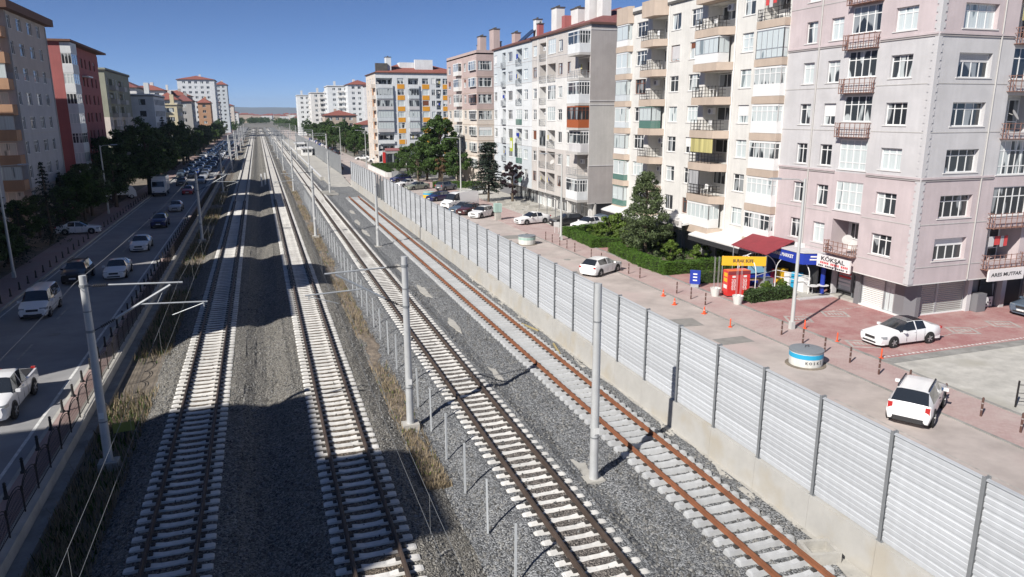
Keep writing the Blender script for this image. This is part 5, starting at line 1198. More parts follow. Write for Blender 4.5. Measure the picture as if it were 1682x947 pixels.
def grey_far():
    b = Bld('stucco_apartment_block', 'blue grey and white apartment block adjoining the beige one', (38.7,123.0,0), -90, 18.65, 15, 23.8)
    Zw = [3.6+2.965*k for k in range(7)]
    for k,z in enumerate(Zw):
        b.win('front',.3,z,1.5,1.45,2,.7,.16); b.win('front',7.6,z,2.2,1.45,3,.7 if k%2 else 0,.16,pm='pane_dark'); b.win('front',15.1,z,1.8,1.45,2,.7,.16)
        zf = z-.85
        b.loggia('front',4.7,zf,1.7,2.45,1.0,back='bluegrey'); b.basket('front',4.65,zf+.03,1.85,.85,.3,'galv',4,True)
        if k in (0,1,3): b.win('front',11.5,zf+.15,2.8,2.25,3,.7,.1,pm='pane_curtain',low=.3); b.box('front','balcony_panel',11.5,14.3,-.06,-.02,zf+.05,zf+.9,'glass_green')
        else: b.loggia('front',11.5,zf,2.8,2.45,1.3,back='bluegrey'); b.basket('front',11.5,zf+.03,2.8,.85,.1,'galv',5,False)
    for z0,z1,m in ((2.3,8.6,'bluegrey'),(8.6,17.9,'skywhite'),(17.9,23.8,'bluegrey')):
        for f in ('front','left','right','back'): b.wall(f,z0,z1,m)
    for z in (8.6,11.5,17.9,20.9): b.box('front','string_course',0,18.6,-.03,0,z-.03,z+.04,'lgrey')
    b.hip_roof(2.6,.25,'roof_tile_dark'); b.chimney(3,3,24,26.3,1.6,1,'pinkfar'); b.chimney(12,3.4,24,27.4,1.2,1); b.chimney(13.6,3.2,24,26.6,.8,.8,'brickred')
    mb = MB().add([(9.5,1,24.4),(12.5,1,24.4),(12.5,3.2,26.2),(9.5,3.2,26.2),(9.5,1.05,24.3),(12.5,1.05,24.3),(12.5,3.25,26.1),(9.5,3.25,26.1)],[(0,1,2,3),(7,6,5,4),(0,4,5,1),(1,5,6,2),(2,6,7,3),(3,7,4,0)])
    b.put('front','solar_collector', mb.mesh('solar_collector', M['glass_dark']), 0,0,0)
    b.box('front','ground_soffit',0,18.6,0,15,2.22,2.3,'ggrey2'); b.box('front','shop_wall',0,18.6,1.0,1.2,0,2.3,'panel_grey')
    for u,w in ((8,3),(11.5,3.4),(15.4,2.8)): b.win('front',u,.1,w,2.0,2,0,.98,fm='grey_frame',sill=False,hole=False,pm='pane_dark')
    o = b.box('front','hanging_sign',11.4,12.6,-1.0,-.9,7.6,9.7,'sign_lime'); obj('sign_print', MB().box(11.6,-1.01,8.1,12.4,-1.002,9.2).mesh('sign_print', M['white']), o)
M['sign_lime'] = mat('sign_lime', (.42,.48,.04), .5)
grey_near(); grey_far()

def pink_far():
    b = Bld('pink_apartment_block', 'dusty pink and cream apartment block behind the cedar', (38.7,156,0), -90, 22.5, 14, 24.2)
    Zw = [3.6+2.95*k for k in range(7)]
    for k,z in enumerate(Zw):
        for u,w in ((1.0,2.2),(5.0,1.8),(13.5,1.6)): b.win('front',u,z,w,1.5,2,.7,.15)
        b.glazed('front',8.0,12.0,z-.6,z+1.75,.7,.75,4,1,'pvc','pwhite','pane',.7)
        b.glazed('front',18.0,22.3,z-.1,z+1.6,.35,.02,3,1,'brown_frame' if k == 4 else 'pvc','white','pane_dark' if k == 4 else 'pane',.7)
        b.win('right',.3,z-.1,2.6,1.6,3,.7,.12)
        b.win('right',6,z,1.4,1.45,2,.7,.12)
    for f in ('front','right','left','back'):
        for z0,z1,m in ((0,14.2,'peach'),(14.2,24.2,'pinkfar')): b.wall(f,z0,z1,m)
    for z in (5.6,8.5,11.4,14.2,17.2,20.1): b.box('front','string_course',0,22.4,-.04,0,z-.04,z+.04,'tan'); b.box('right','string_course',0,14,-.04,0,z-.04,z+.04,'tan')
    b.flat_roof('roof_felt',.5,'pinkfar'); 
    for x,y,z1,w_ in ((16,3,27.6,2.0),(19.5,5,26.4,1.4),(21,4,28.4,2.6),(12,4,26.4,1.6)): b.chimney(x,y,24.2,z1,w_,1.2,'pinkfar')
pink_far()

def orange_block():
    b = Bld('orange_white_apartment_block', 'white apartment block with orange panels between windows and red roofs', (31.0,223,0), -90, 18, 24, 24.3)
    for k in range(8):
        z = 21.4-2.96*k
        if z < .5: break
        b.win('right',5.9,z,1.8,1.5,2,.7,.15); b.win('right',12.8,z,1.8,1.5,2,.7,.15); b.win('right',15.4,z,1.0,1.5,2,0,.15); b.win('right',18.6,z,1.7,1.5,2,.7,.15)
        for u,w in ((5.9,1.9),(12.8,1.9),(18.6,1.7)): b.box('right','orange_panel',u-.05,u+w+.05,-.05,-.01,z-1.3,z-.08,'orange_panel')
        for u0,u1 in ((.15,4.6),(8.9,11.8)):
            if k in (1,2,3,4): b.glazed('right',u0,u1,z-.95,z+1.75,.5,.9,6 if u0 < 1 else 4,0,'galv','bluegrey' if k%2 else 'lgrey','pane_curtain' if k > 2 else 'pane',0)
            else: b.loggia('right',u0,z-.9,u1-u0,2.4,1.6,back='bluegrey'); b.box('right','balcony_parapet',u0,u1,-.4,-.3,z-1.1,z-.15,'skywhite')
        b.loggia('right',16.7,z-.9,1.4,2.4,1.2,back='bluegrey')
        for u in (12.5,8,3): b.far_win('front',u,z,1.8,1.5)
        b.slab('front',14.3,17.5,z-1.1,z-.1,1.1,'peach')
    b.wall('right',0,24.3,'skywhite'); 
    for f in ('front','left','back'): b.wall(f,0,24.3,'peach')
    b.box('front','orange_panel',11.6,14.1,-.12,-.03,2,20.5,'terracotta')
    b.hip_roof(3.2,.3,'roof_tile'); b.chimney(15.5,4,24.3,28.4,2.2,1.4,'skywhite'); b.chimney(14.8,14,24.3,28.0,1.2,5,'skywhite',False); b.chimney(12,12,25,27.3,4,9,'skywhite',False); b.chimney(16.5,2,24,26.8,1.2,3.2,'roof_felt',False)
    # shop at its foot
    b.box('right','shop_front',1,8,-1.2,-.05,.05,3.6,'dirtygrey'); o = b.box('right','shop_sign',1.6,8.4,-1.35,-1.22,3.6,4.3,'tile_rose')
    b.win('right',2.2,.4,5,2.4,4,0,-1.2,fm='black',pm='pane_dark',sill=False,hole=False); b.box('right','red_pillar',.9,1.6,-1.6,-1.25,.05,3.2,'red')
orange_block()
# ------------------------------------------------------------------ left-hand blocks
def left_grey():
    b = Bld('grey_apartment_block', 'grey brown apartment block with orange balconies at the left edge', (-26,100.6,-.26), 90, 17.2, 15, 25.4)
    for k in range(8):
        z = 23.1-2.84*k+.26
        if z < 1: break
        for u,w,c in ((.55,1.3,2),(4.0,2.1,3),(8.4,2.1,3),(12.7,1.5,2)): b.win('front',u,z,w,1.45,c,.7,.18,pm='pane_dark')
        zf = z-.95
        b.put('left','balcony_parapet', MB().box(9.3,-1.9,zf-.25,14.9,-1.78,zf+.95).box(14.78,-1.78,zf-.25,14.9,0,zf+.95).box(9.3,-1.78,zf-.25,14.78,0,zf-.02).mesh('balcony_parapet', M['balc_tan']), 0,0,0)
        if k%2 == 0: b.loggia('left',10,zf,4.2,2.3,.5,back='peach')
        else: b.win('left',10,zf+.6,4.2,1.7,5,0,.1,pm='pane_curtain')
        if k in (2,4,6):
            me = cached(('win',5.4,1.55,6,0,'galv',0.), lambda: frame_mesh(5.4,1.55,6,0,M['galv'],0.)); q = b.put('left','balcony_glazing', me, 9.4, -1.85, zf+.96); obj('pane', cached(('pane',5.4,1.55,'pane_curtain'), lambda: MB().box(.03,.03,.03,5.37,.045,1.52).mesh('pane', M['pane_curtain'])), q)
        for u in (1.0,4.5): b.win('left',u,z,1.6,1.4,2,.7,.15)
    for f in ('front','left','right','back'):
        for z0,z1,m in ((0,5.2,'greytan'),(5.2,18.4,'slate'),(18.4,25.4,'greytan')): b.wall(f,z0,z1,m)
    for z in (11.5,18.4,21.5): b.box('front','string_course',0,17.2,-.04,0,z-.04,z+.04,'ggrey2')
    b.box('front','roof',-2.2,18.0,-.9,15.6,25.2,26.1,'brown_slab'); b.pipe('front',16.9,0,25,'ggrey2',.07); b.pipe('front',.15,0,25,'ggrey2',.07)
    for x,y in ((8.5,2.2),(10.2,2.4),(12.0,2.4),(13.4,2.8),(16.2,2.2),(4,3),(2.4,3)):
        o = b.put('front','water_tank', MB().tube([(-.6,0,26.9),(.6,0,26.9)], .42, 12).mesh('water_tank', M['galv'], 40), x, y, 0); obj('stand', MB().box(-.5,-.3,26.1,-.44,.3,26.6).box(.44,-.3,26.1,.5,.3,26.6).mesh('stand', M['galv_dark']), o)
    b.box('front','air_conditioner',13.0,13.8,-.35,-.05,15.2,15.8,'ggrey2')
def left_red():
    b = Bld('red_apartment_block', 'brick red apartment block with white projecting corner bay', (-26.1,125.3,-.26), 90, 26.5, 14, 24.0)
    for k in range(8):
        z = 21.0-2.83*k
        if z < .5: break
        for u,w in ((6.2,1.1),(9.0,1.1),(12.5,1.5),(15.5,1.1),(19,1.4),(22.5,1.2)): b.win('front',u,z,w,1.5,2,0,.2,pm='pane_dark',fm='brown_frame',sill=False)
        for u in (1.5,6,10.2): b.win('left',u,z,1.4,1.4,2,.7,.2)
        zf = z-.9
        b.put('front','bay_wall', MB().box(.0,-1.35,zf-.45,3.85,-.002,zf+.75).mesh('bay_wall', M['skywhite']), 0,0,0)
        b.glazed('front',.02,3.83,zf+.75,zf+2.38,1.3,.02,3,3,'pvc','skywhite','pane_curtain' if k%2 else 'pane_dark',.7 if k in (1,4) else 0,side='left')
    for f in ('front','left','right','back'): b.wall(f,0,24.0,'brickred')
    b.put('front','bay_wall', MB().box(0,-1.35,22.4,3.85,-.002,23.9).box(0,-1.35,0,3.85,-.002,.2).mesh('bay_wall', M['skywhite']), 0,0,0)
    b.box('front','roof',-.4,26.9,-1.5,14.4,24.0,24.3,'brown_slab'); b.chimney(1.6,5.5,24.2,27.4,1.6,1.8,'awning'); b.box('left','awning',0,1,0,0,0,0.01,'white') if False else None
    for u in (13,): b.slab('front',u-.3,u+3.2,19.6,19.8,.9,'white',name='window_awning')
def left_green():
    b = Bld('olive_apartment_block', 'olive green and cream apartment block left of the tree row', (-30.2,182,-.26), 90, 32, 13, 23.2)
    for k in range(7):
        z = 20.1-2.95*k
        if z < .5: break
        for u,w in ((1.2,1.6),(9.5,1.4),(13,1.4),(21,1.6)): b.far_win('front',u,z,w,1.4,pm='pane_dark')
        for u in (2,6,10): b.far_win('left',u,z,1.5,1.4)
        b.slab('front',4,8,z-1.1,z-.1,1.2,'dirtygrey'); b.loggia('front',4.1,z-.9,3.8,2.2,.8,back='olive',door=False); b.slab('front',16,20,z-1.1,z-.1,1.2,'ggrey2'); b.loggia('front',16.1,z-.9,3.8,2.2,.8,back='olive',door=False)
    for f in ('front','left','right','back'):
        for z0,z1,m in ((0,7.5,'olive'),(7.5,13.2,'peach'),(13.2,23.2,'olive')): b.wall(f,z0,z1,m)
    b.flat_roof('roof_felt',.3,'olive',.3); 
    for x,y in ((2.5,3.5),(13,4)): b.chimney(x,y,23.2,26.6,1.3,1.3,'brickred',False)
left_grey(); left_red(); left_green()
# blocks outside the left edge of the picture: their shadows fall across the tracks
def off_block(lab, y0, y1, H, m, pent):
    b = Bld('shading_apartment_block', lab, (-26,y0,-.26), 90, y1-y0, 15, H, group='apartment blocks left of the picture')
    W = y1-y0; n = int(W//4)
    for k in range(8):
        z = H-2.4-2.85*k
        if z < .5: break
        for q in range(n): b.far_win('front',1.2+q*4,z,1.6,1.45)
    for f in ('front','left','right','back'): b.wall(f,0,H,m)
    b.box('front','roof',-.4,W+.4,-.5,15.4,H-.1,H+.35,'brown_slab')
    for (u,w,h) in pent: b.box('front','stair_tower',u,u+w,1.0,6.0,H+.35,H+.35+h,m)
off_block('apartment block left of the picture, third from the camera', 67, 91, 24.6, 'slate', [(4,3,1.2)])
off_block('apartment block left of the picture, second from the camera', 35, 58.2, 24.6, 'beige', [(6.8,8.2,4.4)])
off_block('apartment block left of the picture, nearest the camera', -14, 18.6, 24.6, 'peach', [(16.2,6.4,4.6)])

# ------------------------------------------------------------------ far blocks
def far_block(name, lab, x, y, rz, W, D, H, m, roof='flat', fm='pvc', step=3.4, ww=1.7, sides=('front','left','right'), balc=None, group='distant apartment blocks', rm='roof_tile', z0=-.2):
    b = Bld(name, lab, (x,y,z0), rz, W, D, H, group=group)
    k = 0; z = H-2.4
    while z > .6:
        for f in sides:
            Lf = b.F[f][3]; n = max(1,int((Lf-1)//step)); off = (Lf-n*step)/2+(step-ww)/2
            for q in range(n):
                if balc and q in balc: 
                    if f == 'front' or f == sides[-1]: b.slab(f, off+q*step-.6, off+q*step+ww+.6, z-1.1, z-.1, 1.0, 'pwhite')
                b.far_win(f, off+q*step, z, ww, 1.45, fm, 'pane_dark' if (q+k)%3 else 'pane')
        z -= 2.95; k += 1
    for f in ('front','left','right','back'): b.wall(f,0,H,m)
    if roof == 'flat': b.flat_roof('roof_felt',.4,m,.2)
    else: b.hip_roof(2.8,.6,rm)
    b.chimney(W*.3,D*.4,H,H+3.4,1.5,1.2,m,False)
    return b
far_block('modern_white_block','low white modern block with large dark windows behind the dark trees',-25,215,90,24,5.6,18.5,'skywhite',fm='black',step=2.7,ww=1.5)
far_block('yellow_block','pale yellow block with white balconies behind the trees',-24.7,270,90,20,4.6,16.8,'yellowish',balc=(0,),step=4.2,ww=2.8)
far_block('white_tower_block','tall white apartment block with red roof on the far left',-23.2,500,90,30,21,34.5,'skywhite','hip',balc=(5,))
far_block('grey_tower_block','grey white block with red roof at the end of the left row',-20,620,90,22,8.5,36,'bluegrey','hip')
far_block('orange_house','orange house between the trees on the far left',-24,450,90,16,6.5,20.0,'terracotta','hip')
far_block('red_roof_block','wide white block with red roof behind the yellow block',-38,390,90,24,26,24.5,'pwhite','hip')
far_block('red_roof_block','cream block with red roof above the yellow block',-27.5,305,90,14,7,19.0,'cream','hip')
far_block('terrace_block','white block with dark tiled roof behind the modern white one',-35.5,265,90,24,10,22.0,'pwhite','hip',rm='roof_tile_dark')
far_block('balcony_house','dark roofed block with balcony bands right of the yellow block',-25,335,90,18,6,19.0,'dirtygrey','hip',balc=(0,),rm='roof_tile_dark')
far_block('low_house','low pale house with red roof at the far end of the left row',-20,760,90,26,14,22,'peach','hip')
far_block('low_house','low white house beyond the left tree row',-19,880,90,30,20,16,'pwhite','hip')
for k,(x,y,D,H,m,rf) in enumerate([(-36,345,12,23.5,'pwhite','hip'),(-50,300,16,24.5,'cream','hip'),(-30,395,12,22.5,'dirtygrey','hip'),(-42,470,14,27,'pwhite','flat'),(-58,240,14,25,'peach','hip'),(-24,560,12,22,'cream','hip')]):
    far_block('infill_block','muted pale block filling the far left skyline, %s from the camera' % nth(k),x,y,90,18,D,H,m,rf,rm='roof_tile_dark' if k%2 else 'roof_tile')
GT = 'white tower blocks in the right distance'
far_block('slim_tower_block','slim white tower, leftmost of the right distant towers',25.5,520,-90,18,9,25.5,'skywhite',group=GT)
far_block('tower_block','white tower with balcony columns beside the slim one',32.5,500,-90,20,13,26.5,'pwhite',balc=(1,),group=GT)
far_block('tower_block','broad white tower with dark balconies in the right distance',40,470,-90,22,14,29.5,'skywhite',balc=(1,2),group=GT)
far_block('tower_block','white tower with red roof in the right distance',50,455,-90,20,13,30.0,'skywhite','hip',group=GT)
far_block('tower_block','grey tower, rightmost of the distant towers',59,440,-90,20,14,29.0,'slate','hip',group=GT)
far_block('tiled_house','low white house with wide red tiled roof above the tree belt',42,350,-90,16,18,9.0,'pwhite','hip',group='distant houses')
far_block('tiled_house','low house with red roof between the towers and tree belt',33,410,-90,16,16,13.0,'tan','hip',group='distant houses')
far_block('tiled_house','small red roofed house left of the orange block',44,300,-90,18,14,11.0,'peach','hip',group='distant houses')
# far town and hills
def far_town():
    rg = np.random.default_rng(3); mbw = MB()
    for k in range(1300):
        y = rg.uniform(1350,4200); x = rg.uniform(-.32,.42)*y+rg.uniform(-30,30)
        if -14 < x < 22 and y < 1700: continue
        w_, d_, h_ = rg.uniform(10,24), rg.uniform(9,16), rg.uniform(6,15); m = rg.integers(0,3); z = -1.0
        mbw.box(x,y,z,x+w_,y+d_,h_,m)
        a,b,c,d = x-.5,x+w_+.5,y-.5,y+d_+.5; q = (d-c)/2; zz = h_+.02
        mbw.add([(a,c,zz),(b,c,zz),(b,d,zz),(a,d,zz),(a+q,(c+d)/2,zz+2.6),(b-q,(c+d)/2,zz+2.6)],[(0,1,5,4),(1,2,5),(2,3,4,5),(3,0,4)],3)
    tag(obj('far_town', mbw.mesh('far_town', [M['pwhite'],M['peach'],M['tan'],M['roof_tile']])), 'far town of low white houses with red roofs below the hills', kind='stuff')
    t = thing('minaret', 'thin white minaret rising from the far town', 'minaret', (130,1900,0))
    obj('shaft', MB().lathe([(3.2,0),(3,8),(1.9,9),(1.8,34),(2.6,35),(2.6,36.5),(1.6,37),(1.5,43)], 10).mesh('shaft', M['white']), t); obj('cone', MB().lathe([(1.8,43),(.1,52)], 10).mesh('cone', M['bluegrey']), t)
    V = []; F = []; n = 140
    for i in range(n):
        x = -6500+i*100.; h = 70+26*math.sin(i*.13)+18*math.sin(i*.31+2)+10*math.sin(i*.77)+95*math.exp(-((x-950)/430)**2)
        V += [(x,6900,-5),(x,7600,max(20,h*.62)),(x,8300,max(25,h)),(x,9400,-5)]
    for i in range(n-1):
        for j in range(3): F.append((i*4+j,(i+1)*4+j,(i+1)*4+j+1,i*4+j+1))
    me = bpy.data.meshes.new('hills'); me.from_pydata(V,[],F); me.materials.append(mat('hill', (.10,.115,.10), .95, var=.3, vs=.004, world=True)); me.polygons.foreach_set('use_smooth',[True]*len(F)); tag(obj('hills', me), kind='structure')
far_town()
def far_wood(name, label, boxes, n, m, seed):
    rg = np.random.default_rng(seed); cl = []
    for k in range(n):
        x0,x1,y0,y1 = boxes[rg.integers(len(boxes))]; x, y = rg.uniform(x0,x1), rg.uniform(y0,y1); h = rg.uniform(5,10)
        for q in range(7): cl.append((x+rg.normal()*1.8, y+rg.normal()*1.8, h*rg.uniform(.25,.9), rg.uniform(1.0,2.0)))
    tag(obj(name, quads(name, clump_leaves(cl, 22, .9, rg), m)), label, kind='stuff')
far_wood('far_wood', 'far mass of dark green trees on both sides of the line', [(-60,-19,640,1300),(22,90,600,1300),(-14,20,1150,1400),(-220,-60,700,1600),(90,420,620,1700)], 620, M['leaf_dark'], 40)
far_wood('far_wood', 'far mass of mid green trees on both sides of the line', [(-60,-19,640,1300),(22,60,560,1100),(60,300,520,1300)], 300, M['leaf_mid'], 41)
# ------------------------------------------------------------------ street furniture on the right
def lamp(x, y, z, h, arm, label, group):
    t = thing('street_lamp', label, 'street lamp', (x,y,z), 0, group)
    obj('pole', cached(('lp',h), lambda: MB().tube([(0,0,0),(0,0,h*.5),(0,0,h)], [.13,.10,.07], 12).mesh('pole', M['lamp_pole'], 40)), t)
    obj('arm', MB().tube([(0,0,h-.25),(arm*.25,0,h-.02),(arm,0,h+.05)], .035, 6).mesh('arm', M['lamp_pole'], 40), t)
    s = 1 if arm > 0 else -1
    obj('lamp_head', MB().add([(arm-s*.1,-.13,h+.0),(arm+s*.75,-.09,h+.05),(arm+s*.75,.09,h+.05),(arm-s*.1,.13,h+.0),(arm-s*.1,-.1,h+.12),(arm+s*.6,-.06,h+.14),(arm+s*.6,.06,h+.14),(arm-s*.1,.1,h+.12)],[(0,1,2,3),(7,6,5,4),(0,4,5,1),(1,5,6,2),(2,6,7,3),(3,7,4,0)]).mesh('lamp_head', M['galv']), t)
    obj('base_door', MB().box(-.14,-.14,0,.14,.14,.5).mesh('base_door', M['lamp_pole']), t)
M['lamp_pole'] = mat('lamp_pole', (.56,.57,.55), .5, .2, streak=.1)
GLm = 'street lamps along the service road'
lamp(31.03,36.22,.04,9.45,-1.9,'tall street lamp before the market canopy on the red plaza',GLm); lamp(30.13,72.06,.04,9.2,-1.8,'street lamp at the corner of the far garden hedge',GLm)
lamp(33.2,125.5,.04,9.3,-1.8,'street lamp behind the cedar by the far car park',GLm); lamp(26.1,194.2,0,9.3,-1.8,'street lamp beside the far retaining wall',GLm); lamp(26.2,257.4,0,9.3,-1.8,'street lamp at the near end of the tree belt',GLm); lamp(29.4,156,0,9.3,-1.6,'street lamp between the green trees and far car park',GLm)
GLl = 'street lamps on the left pavement'
lamp(-20.85,71.8,-.22,9.5,1.7,'street lamp at the left edge, head over the pavement',GLl); lamp(-20.9,115.7,-.22,9.5,1.5,'street lamp among the dark trees on the left',GLl); lamp(-20.9,160,-.22,9.5,1.5,'street lamp behind the largest dark tree',GLl)
# chain bollards along both kerbs of the footpath
bmesh_ = MB().lathe([(.05,0),(.05,.86),(.03,.9)], 8).tube([(0,0,.30),(0,0,.36)], .052, 8, 1).tube([(0,0,.6),(0,0,.66)], .052, 8, 1).mesh('bollard', [mat('bollard_brown', (.09,.045,.035), .6), mat('bollard_band', (.30,.26,.25), .7)], 40)
for k,Y in enumerate((20.3,22.13,24.0,26.0,27.89,29.87,31.77,33.54,35.4)): 
    tag(obj('bollard', bmesh_, None, (29.85-.008*(Y-20)*2,Y,.045)), 'thin brown bollard with white bands by the plaza, %s from the camera' % nth(k), 'bollard', 'thin bollards along the brick footpath near the plaza')
for k,Y in enumerate((43.16,44.97,46.87,52.46,54.36,59.5,61.61,65.31,67.2,69.01,71.0,72.81)):
    tag(obj('bollard', bmesh_, None, (29.25-.02*(Y-43),Y,.045)), 'thin brown bollard beside the garden hedges, %s from the camera' % nth(k), 'bollard', 'thin bollards along the footpath by the hedges')
cone_me = MB().box(-.2,-.2,0,.2,.2,.04).lathe([(.15,.04),(.03,.72)], 12).tube([(0,0,.34),(0,0,.5)], [.098,.064], 12, 1).mesh('traffic_cone', [M['orange'], M['white']], 40)
for x,y,l in ((27.86,46.6,'orange traffic cone on the service road, farther of two by the blue sign'),(27.3,44.08,'orange traffic cone on the service road, nearer of two by the blue sign'),(27.95,41.3,'low orange cone on the road before the red kiosk')): tag(obj('traffic_cone', cone_me, None, (x,y,0), .3, .72), l, 'traffic cone', 'orange traffic cones')
post_me = MB().lathe([(.16,0),(.16,.05),(.05,.08),(.05,.7),(.02,.74)], 10).mesh('delineator_post', M['orange'], 40)
for x,y,l in ((27.7,37.97,'orange delineator post on the service road left of the tall lamp'),(31.85,36.0,'orange delineator post at the foot of the tall lamp'),(31.75,33.09,'orange delineator post by the second painted bay'),(31.85,29.85,'orange delineator post at the corner of the gravel lot')): tag(obj('delineator_post', post_me, None, (x,y,.05 if x > 30 else 0), 0, .78), l, 'delineator', 'orange delineator posts')
def drum(x, y, r, h, label, body, band, lid, text=None):
    t = thing('well_cover', label, 'well cover', (x,y,0), 0, 'round well covers on the service road')
    obj('ring', MB().lathe([(r*.97,-.05),(r,h*.25),(r,h)], 36).mesh('ring', M[body], 50), t)
    obj('printed_band', MB().lathe([(r+.004,h*.62),(r+.006,h*.62),(r+.006,h*.93),(r+.004,h*.93)], 36).mesh('printed_band', M[band], 50), t)
    l = obj('lid', MB().lathe([(r*1.03,h),(r*1.03,h+.09),(r*.5,h+.16),(.02,h+.18)], 36).mesh('lid', M[lid], 30), t); obj('lid_handle', MB().tube([(-.12,0,h+.16),(-.12,0,h+.27),(.12,0,h+.27),(.12,0,h+.16)], .02, 6).mesh('lid_handle', M['blackmetal']), l)
    obj('base_ring', MB().lathe([(r*1.22,-.02),(r*1.2,.03),(r*1.0,.05)], 30).mesh('base_ring', M['soil'], 40), t)
    if text:
        for k,ch in enumerate(text):
            a = R(-128+13*k); obj('lettering', text_mesh(ch,.2,M['ink'],None,.006), t, ((r+.012)*math.cos(a),(r+.012)*math.sin(a),h*.38), a+math.pi/2)
M['lid_grey'] = mat('lid_grey', (.20,.225,.25), .5, .1); M['drum_white'] = mat('drum_white', (.66,.66,.63), .8, streak=.2); M['drum_green'] = mat('drum_green', (.36,.50,.45), .8, streak=.25)
drum(27.35,30.6,.88,.8,'blue and white round well cover with grey lid, nearest the camera','drum_white','cyan','lid_grey','KOSKİ')
drum(25.9,71.2,.9,.85,'pale green round well cover with grey lid beyond the white hatchback','drum_white','drum_green','lid_grey'); drum(25.6,117.4,.9,.95,'yellow and blue round well cover beyond the large van','yellow_sign','cyan','drum_green')
# red drinks coolers
M['cooler_red'] = mat('cooler_red', (.62,.035,.03), .35, coat=.4)
def cooler(x, y, label):
    t = thing('drinks_cooler', label, 'drinks cooler', (x,y,.045), R(-8), 'red drinks coolers'); w_, d_, h_ = .86, .85, 1.95
    obj('cabinet', MB().box(-w_/2,-d_/2,.08,w_/2,d_/2,h_).mesh('cabinet', M['cooler_red']), t); obj('top_panel', MB().box(-w_/2-.01,-d_/2-.03,h_-.25,w_/2+.01,-d_/2,h_).mesh('top_panel', M['awning']), t); obj('plinth', MB().box(-w_/2+.05,-d_/2+.05,0,w_/2-.05,d_/2-.05,.08).mesh('plinth', M['black']), t)
    mb = MB()
    for px,amp in ((-.06,.075),(.12,.045)):
        mb.tube([(px+amp*math.cos(k*.9)+.02*math.sin(k*.31), -d_/2-.008, .5+k*.0155+.05*math.sin(k*.9)) for k in range(56)], .0125, 4)
    obj('logo_script', mb.mesh('logo_script', M['white']), t); obj('logo_block', MB().box(-.1,-d_/2-.012,1.45,.16,-d_/2-.002,1.6).mesh('logo_block', M['plate']), t)
    mb = MB(); 
    for k,(z,c) in enumerate(((1.5,1),(1.1,1),(.6,0))): mb.box(-w_/2-.01,-.28,z,-w_/2-.001,.22,z+.28,c)
    obj('side_print', mb.mesh('side_print', [M['plate'],M['yellow_sign']]), t)
cooler(32.55,44.95,'left red drinks cooler beside the white planter'); cooler(33.45,44.85,'right red drinks cooler next to the white arches')
def planter(x, y, label):
    t = thing('wire_planter', label, 'planter', (x,y,.045), 0, 'white planters with thin wire poles')
    obj('pot', MB().lathe([(.27,0),(.34,.32),(.4,.62),(.36,.62),(.33,.5),(.05,.5)], 14).mesh('pot', M['drum_white'], 40), t)
    for k in range(4): a = k*1.57+.4; obj('pole', MB().tube([(.2*math.cos(a),.2*math.sin(a),.3),(.22*math.cos(a),.22*math.sin(a),3.0)], .014, 5).mesh('pole', M['galv']), t)
planter(31.45,45.2,'white planter with thin poles left of the red coolers'); planter(31.6,42.65,'white planter with thin poles right of the red coolers')
# arches of the garden seat area
def arch(x0, y0, x1, y1, h, label):
    t = thing('white_arch', label, 'arch', (x0,y0,.05), 0, 'white garden arches'); n = 14; dx, dy = x1-x0, y1-y0
    pts = [(0,0,0),(0,0,h*.55)]+[(dx*(.5-.5*math.cos(math.pi*k/n)), dy*(.5-.5*math.cos(math.pi*k/n)), h*.55+h*.45*math.sin(math.pi*k/n)) for k in range(1,n)]+[(dx,dy,h*.55),(dx,dy,0)]
    obj('hoop', MB().tube(pts, .035, 6).mesh('hoop', M['white'], 50), t)
arch(34.5,44.6,34.9,47.4,2.7,'leftmost white hoop arch of the kiosk terrace'); arch(37.1,45.6,35.2,47.6,2.75,'middle white hoop arch of the kiosk terrace'); arch(37.95,42.9,37.0,45.5,2.8,'rightmost white hoop arch of the kiosk terrace')
t = thing('terrace_rail', 'white tubular rail between the hoop arches', 'railing', (0,0,.05))
for a,b in (((34.5,44.6,1.45),(37.1,45.6,1.5)),((37.1,45.6,1.5),(37.95,42.9,1.5)),((37.1,45.6,1.0),(37.95,42.9,1.05))): obj('rail', MB().tube([a,b], .025, 6).mesh('rail', M['white']), t)
# kiosk terrace: deck, table, awning, banner, shop canopy
t = thing('terrace_deck', 'low grey tiled deck with steps before the market', 'deck', (0,0,.04))
obj('deck', MB().box(36.9,42.4,0,39.6,47.6,.16).mesh('deck', M['concrete']), t); obj('step', MB().box(36.5,42.0,0,39.6,42.4,.08).mesh('step', M['lgrey']), t)
for x,y,l in ((38.2,42.75,'small white table on the terrace step'),(39.0,42.6,'second small white table by the shop wall')):
    q = thing('cafe_table', l, 'table', (x,y,.12), 0, 'small terrace tables'); obj('top', MB().lathe([(.4,.7),(.42,.72),(.42,.74)], 16).mesh('top', M['white']), q); obj('leg', MB().tube([(0,0,0),(0,0,.7)], .03, 6).mesh('leg', M['galv']), q); obj('foot', MB().lathe([(.25,0),(.05,.04)], 12).mesh('foot', M['galv']), q)
t = thing('maroon_awning', 'maroon fabric awning sloping out over the kiosk', 'awning', (0,0,0))
obj('fabric', MB().add([(35.3,44.6,3.05),(35.6,49.4,3.0),(38.6,50.4,3.7),(38.6,45.6,3.75),(35.3,44.6,3.0),(35.6,49.4,2.95),(38.6,50.4,3.65),(38.6,45.6,3.7)],[(0,3,2,1),(4,5,6,7),(0,1,5,4),(1,2,6,5),(2,3,7,6),(3,0,4,7)]).mesh('fabric', M['awning']), t)
for x,y in ((35.4,44.7),(35.7,49.2)): obj('post', MB().tube([(x,y,.04),(x,y,3.0)], .035, 6).mesh('post', M['galv']), t)
t = thing('yellow_banner', 'yellow banner reading BURAK BÜFE under the maroon awning', 'banner', (33.9,45.35,2.15), R(-25.5))
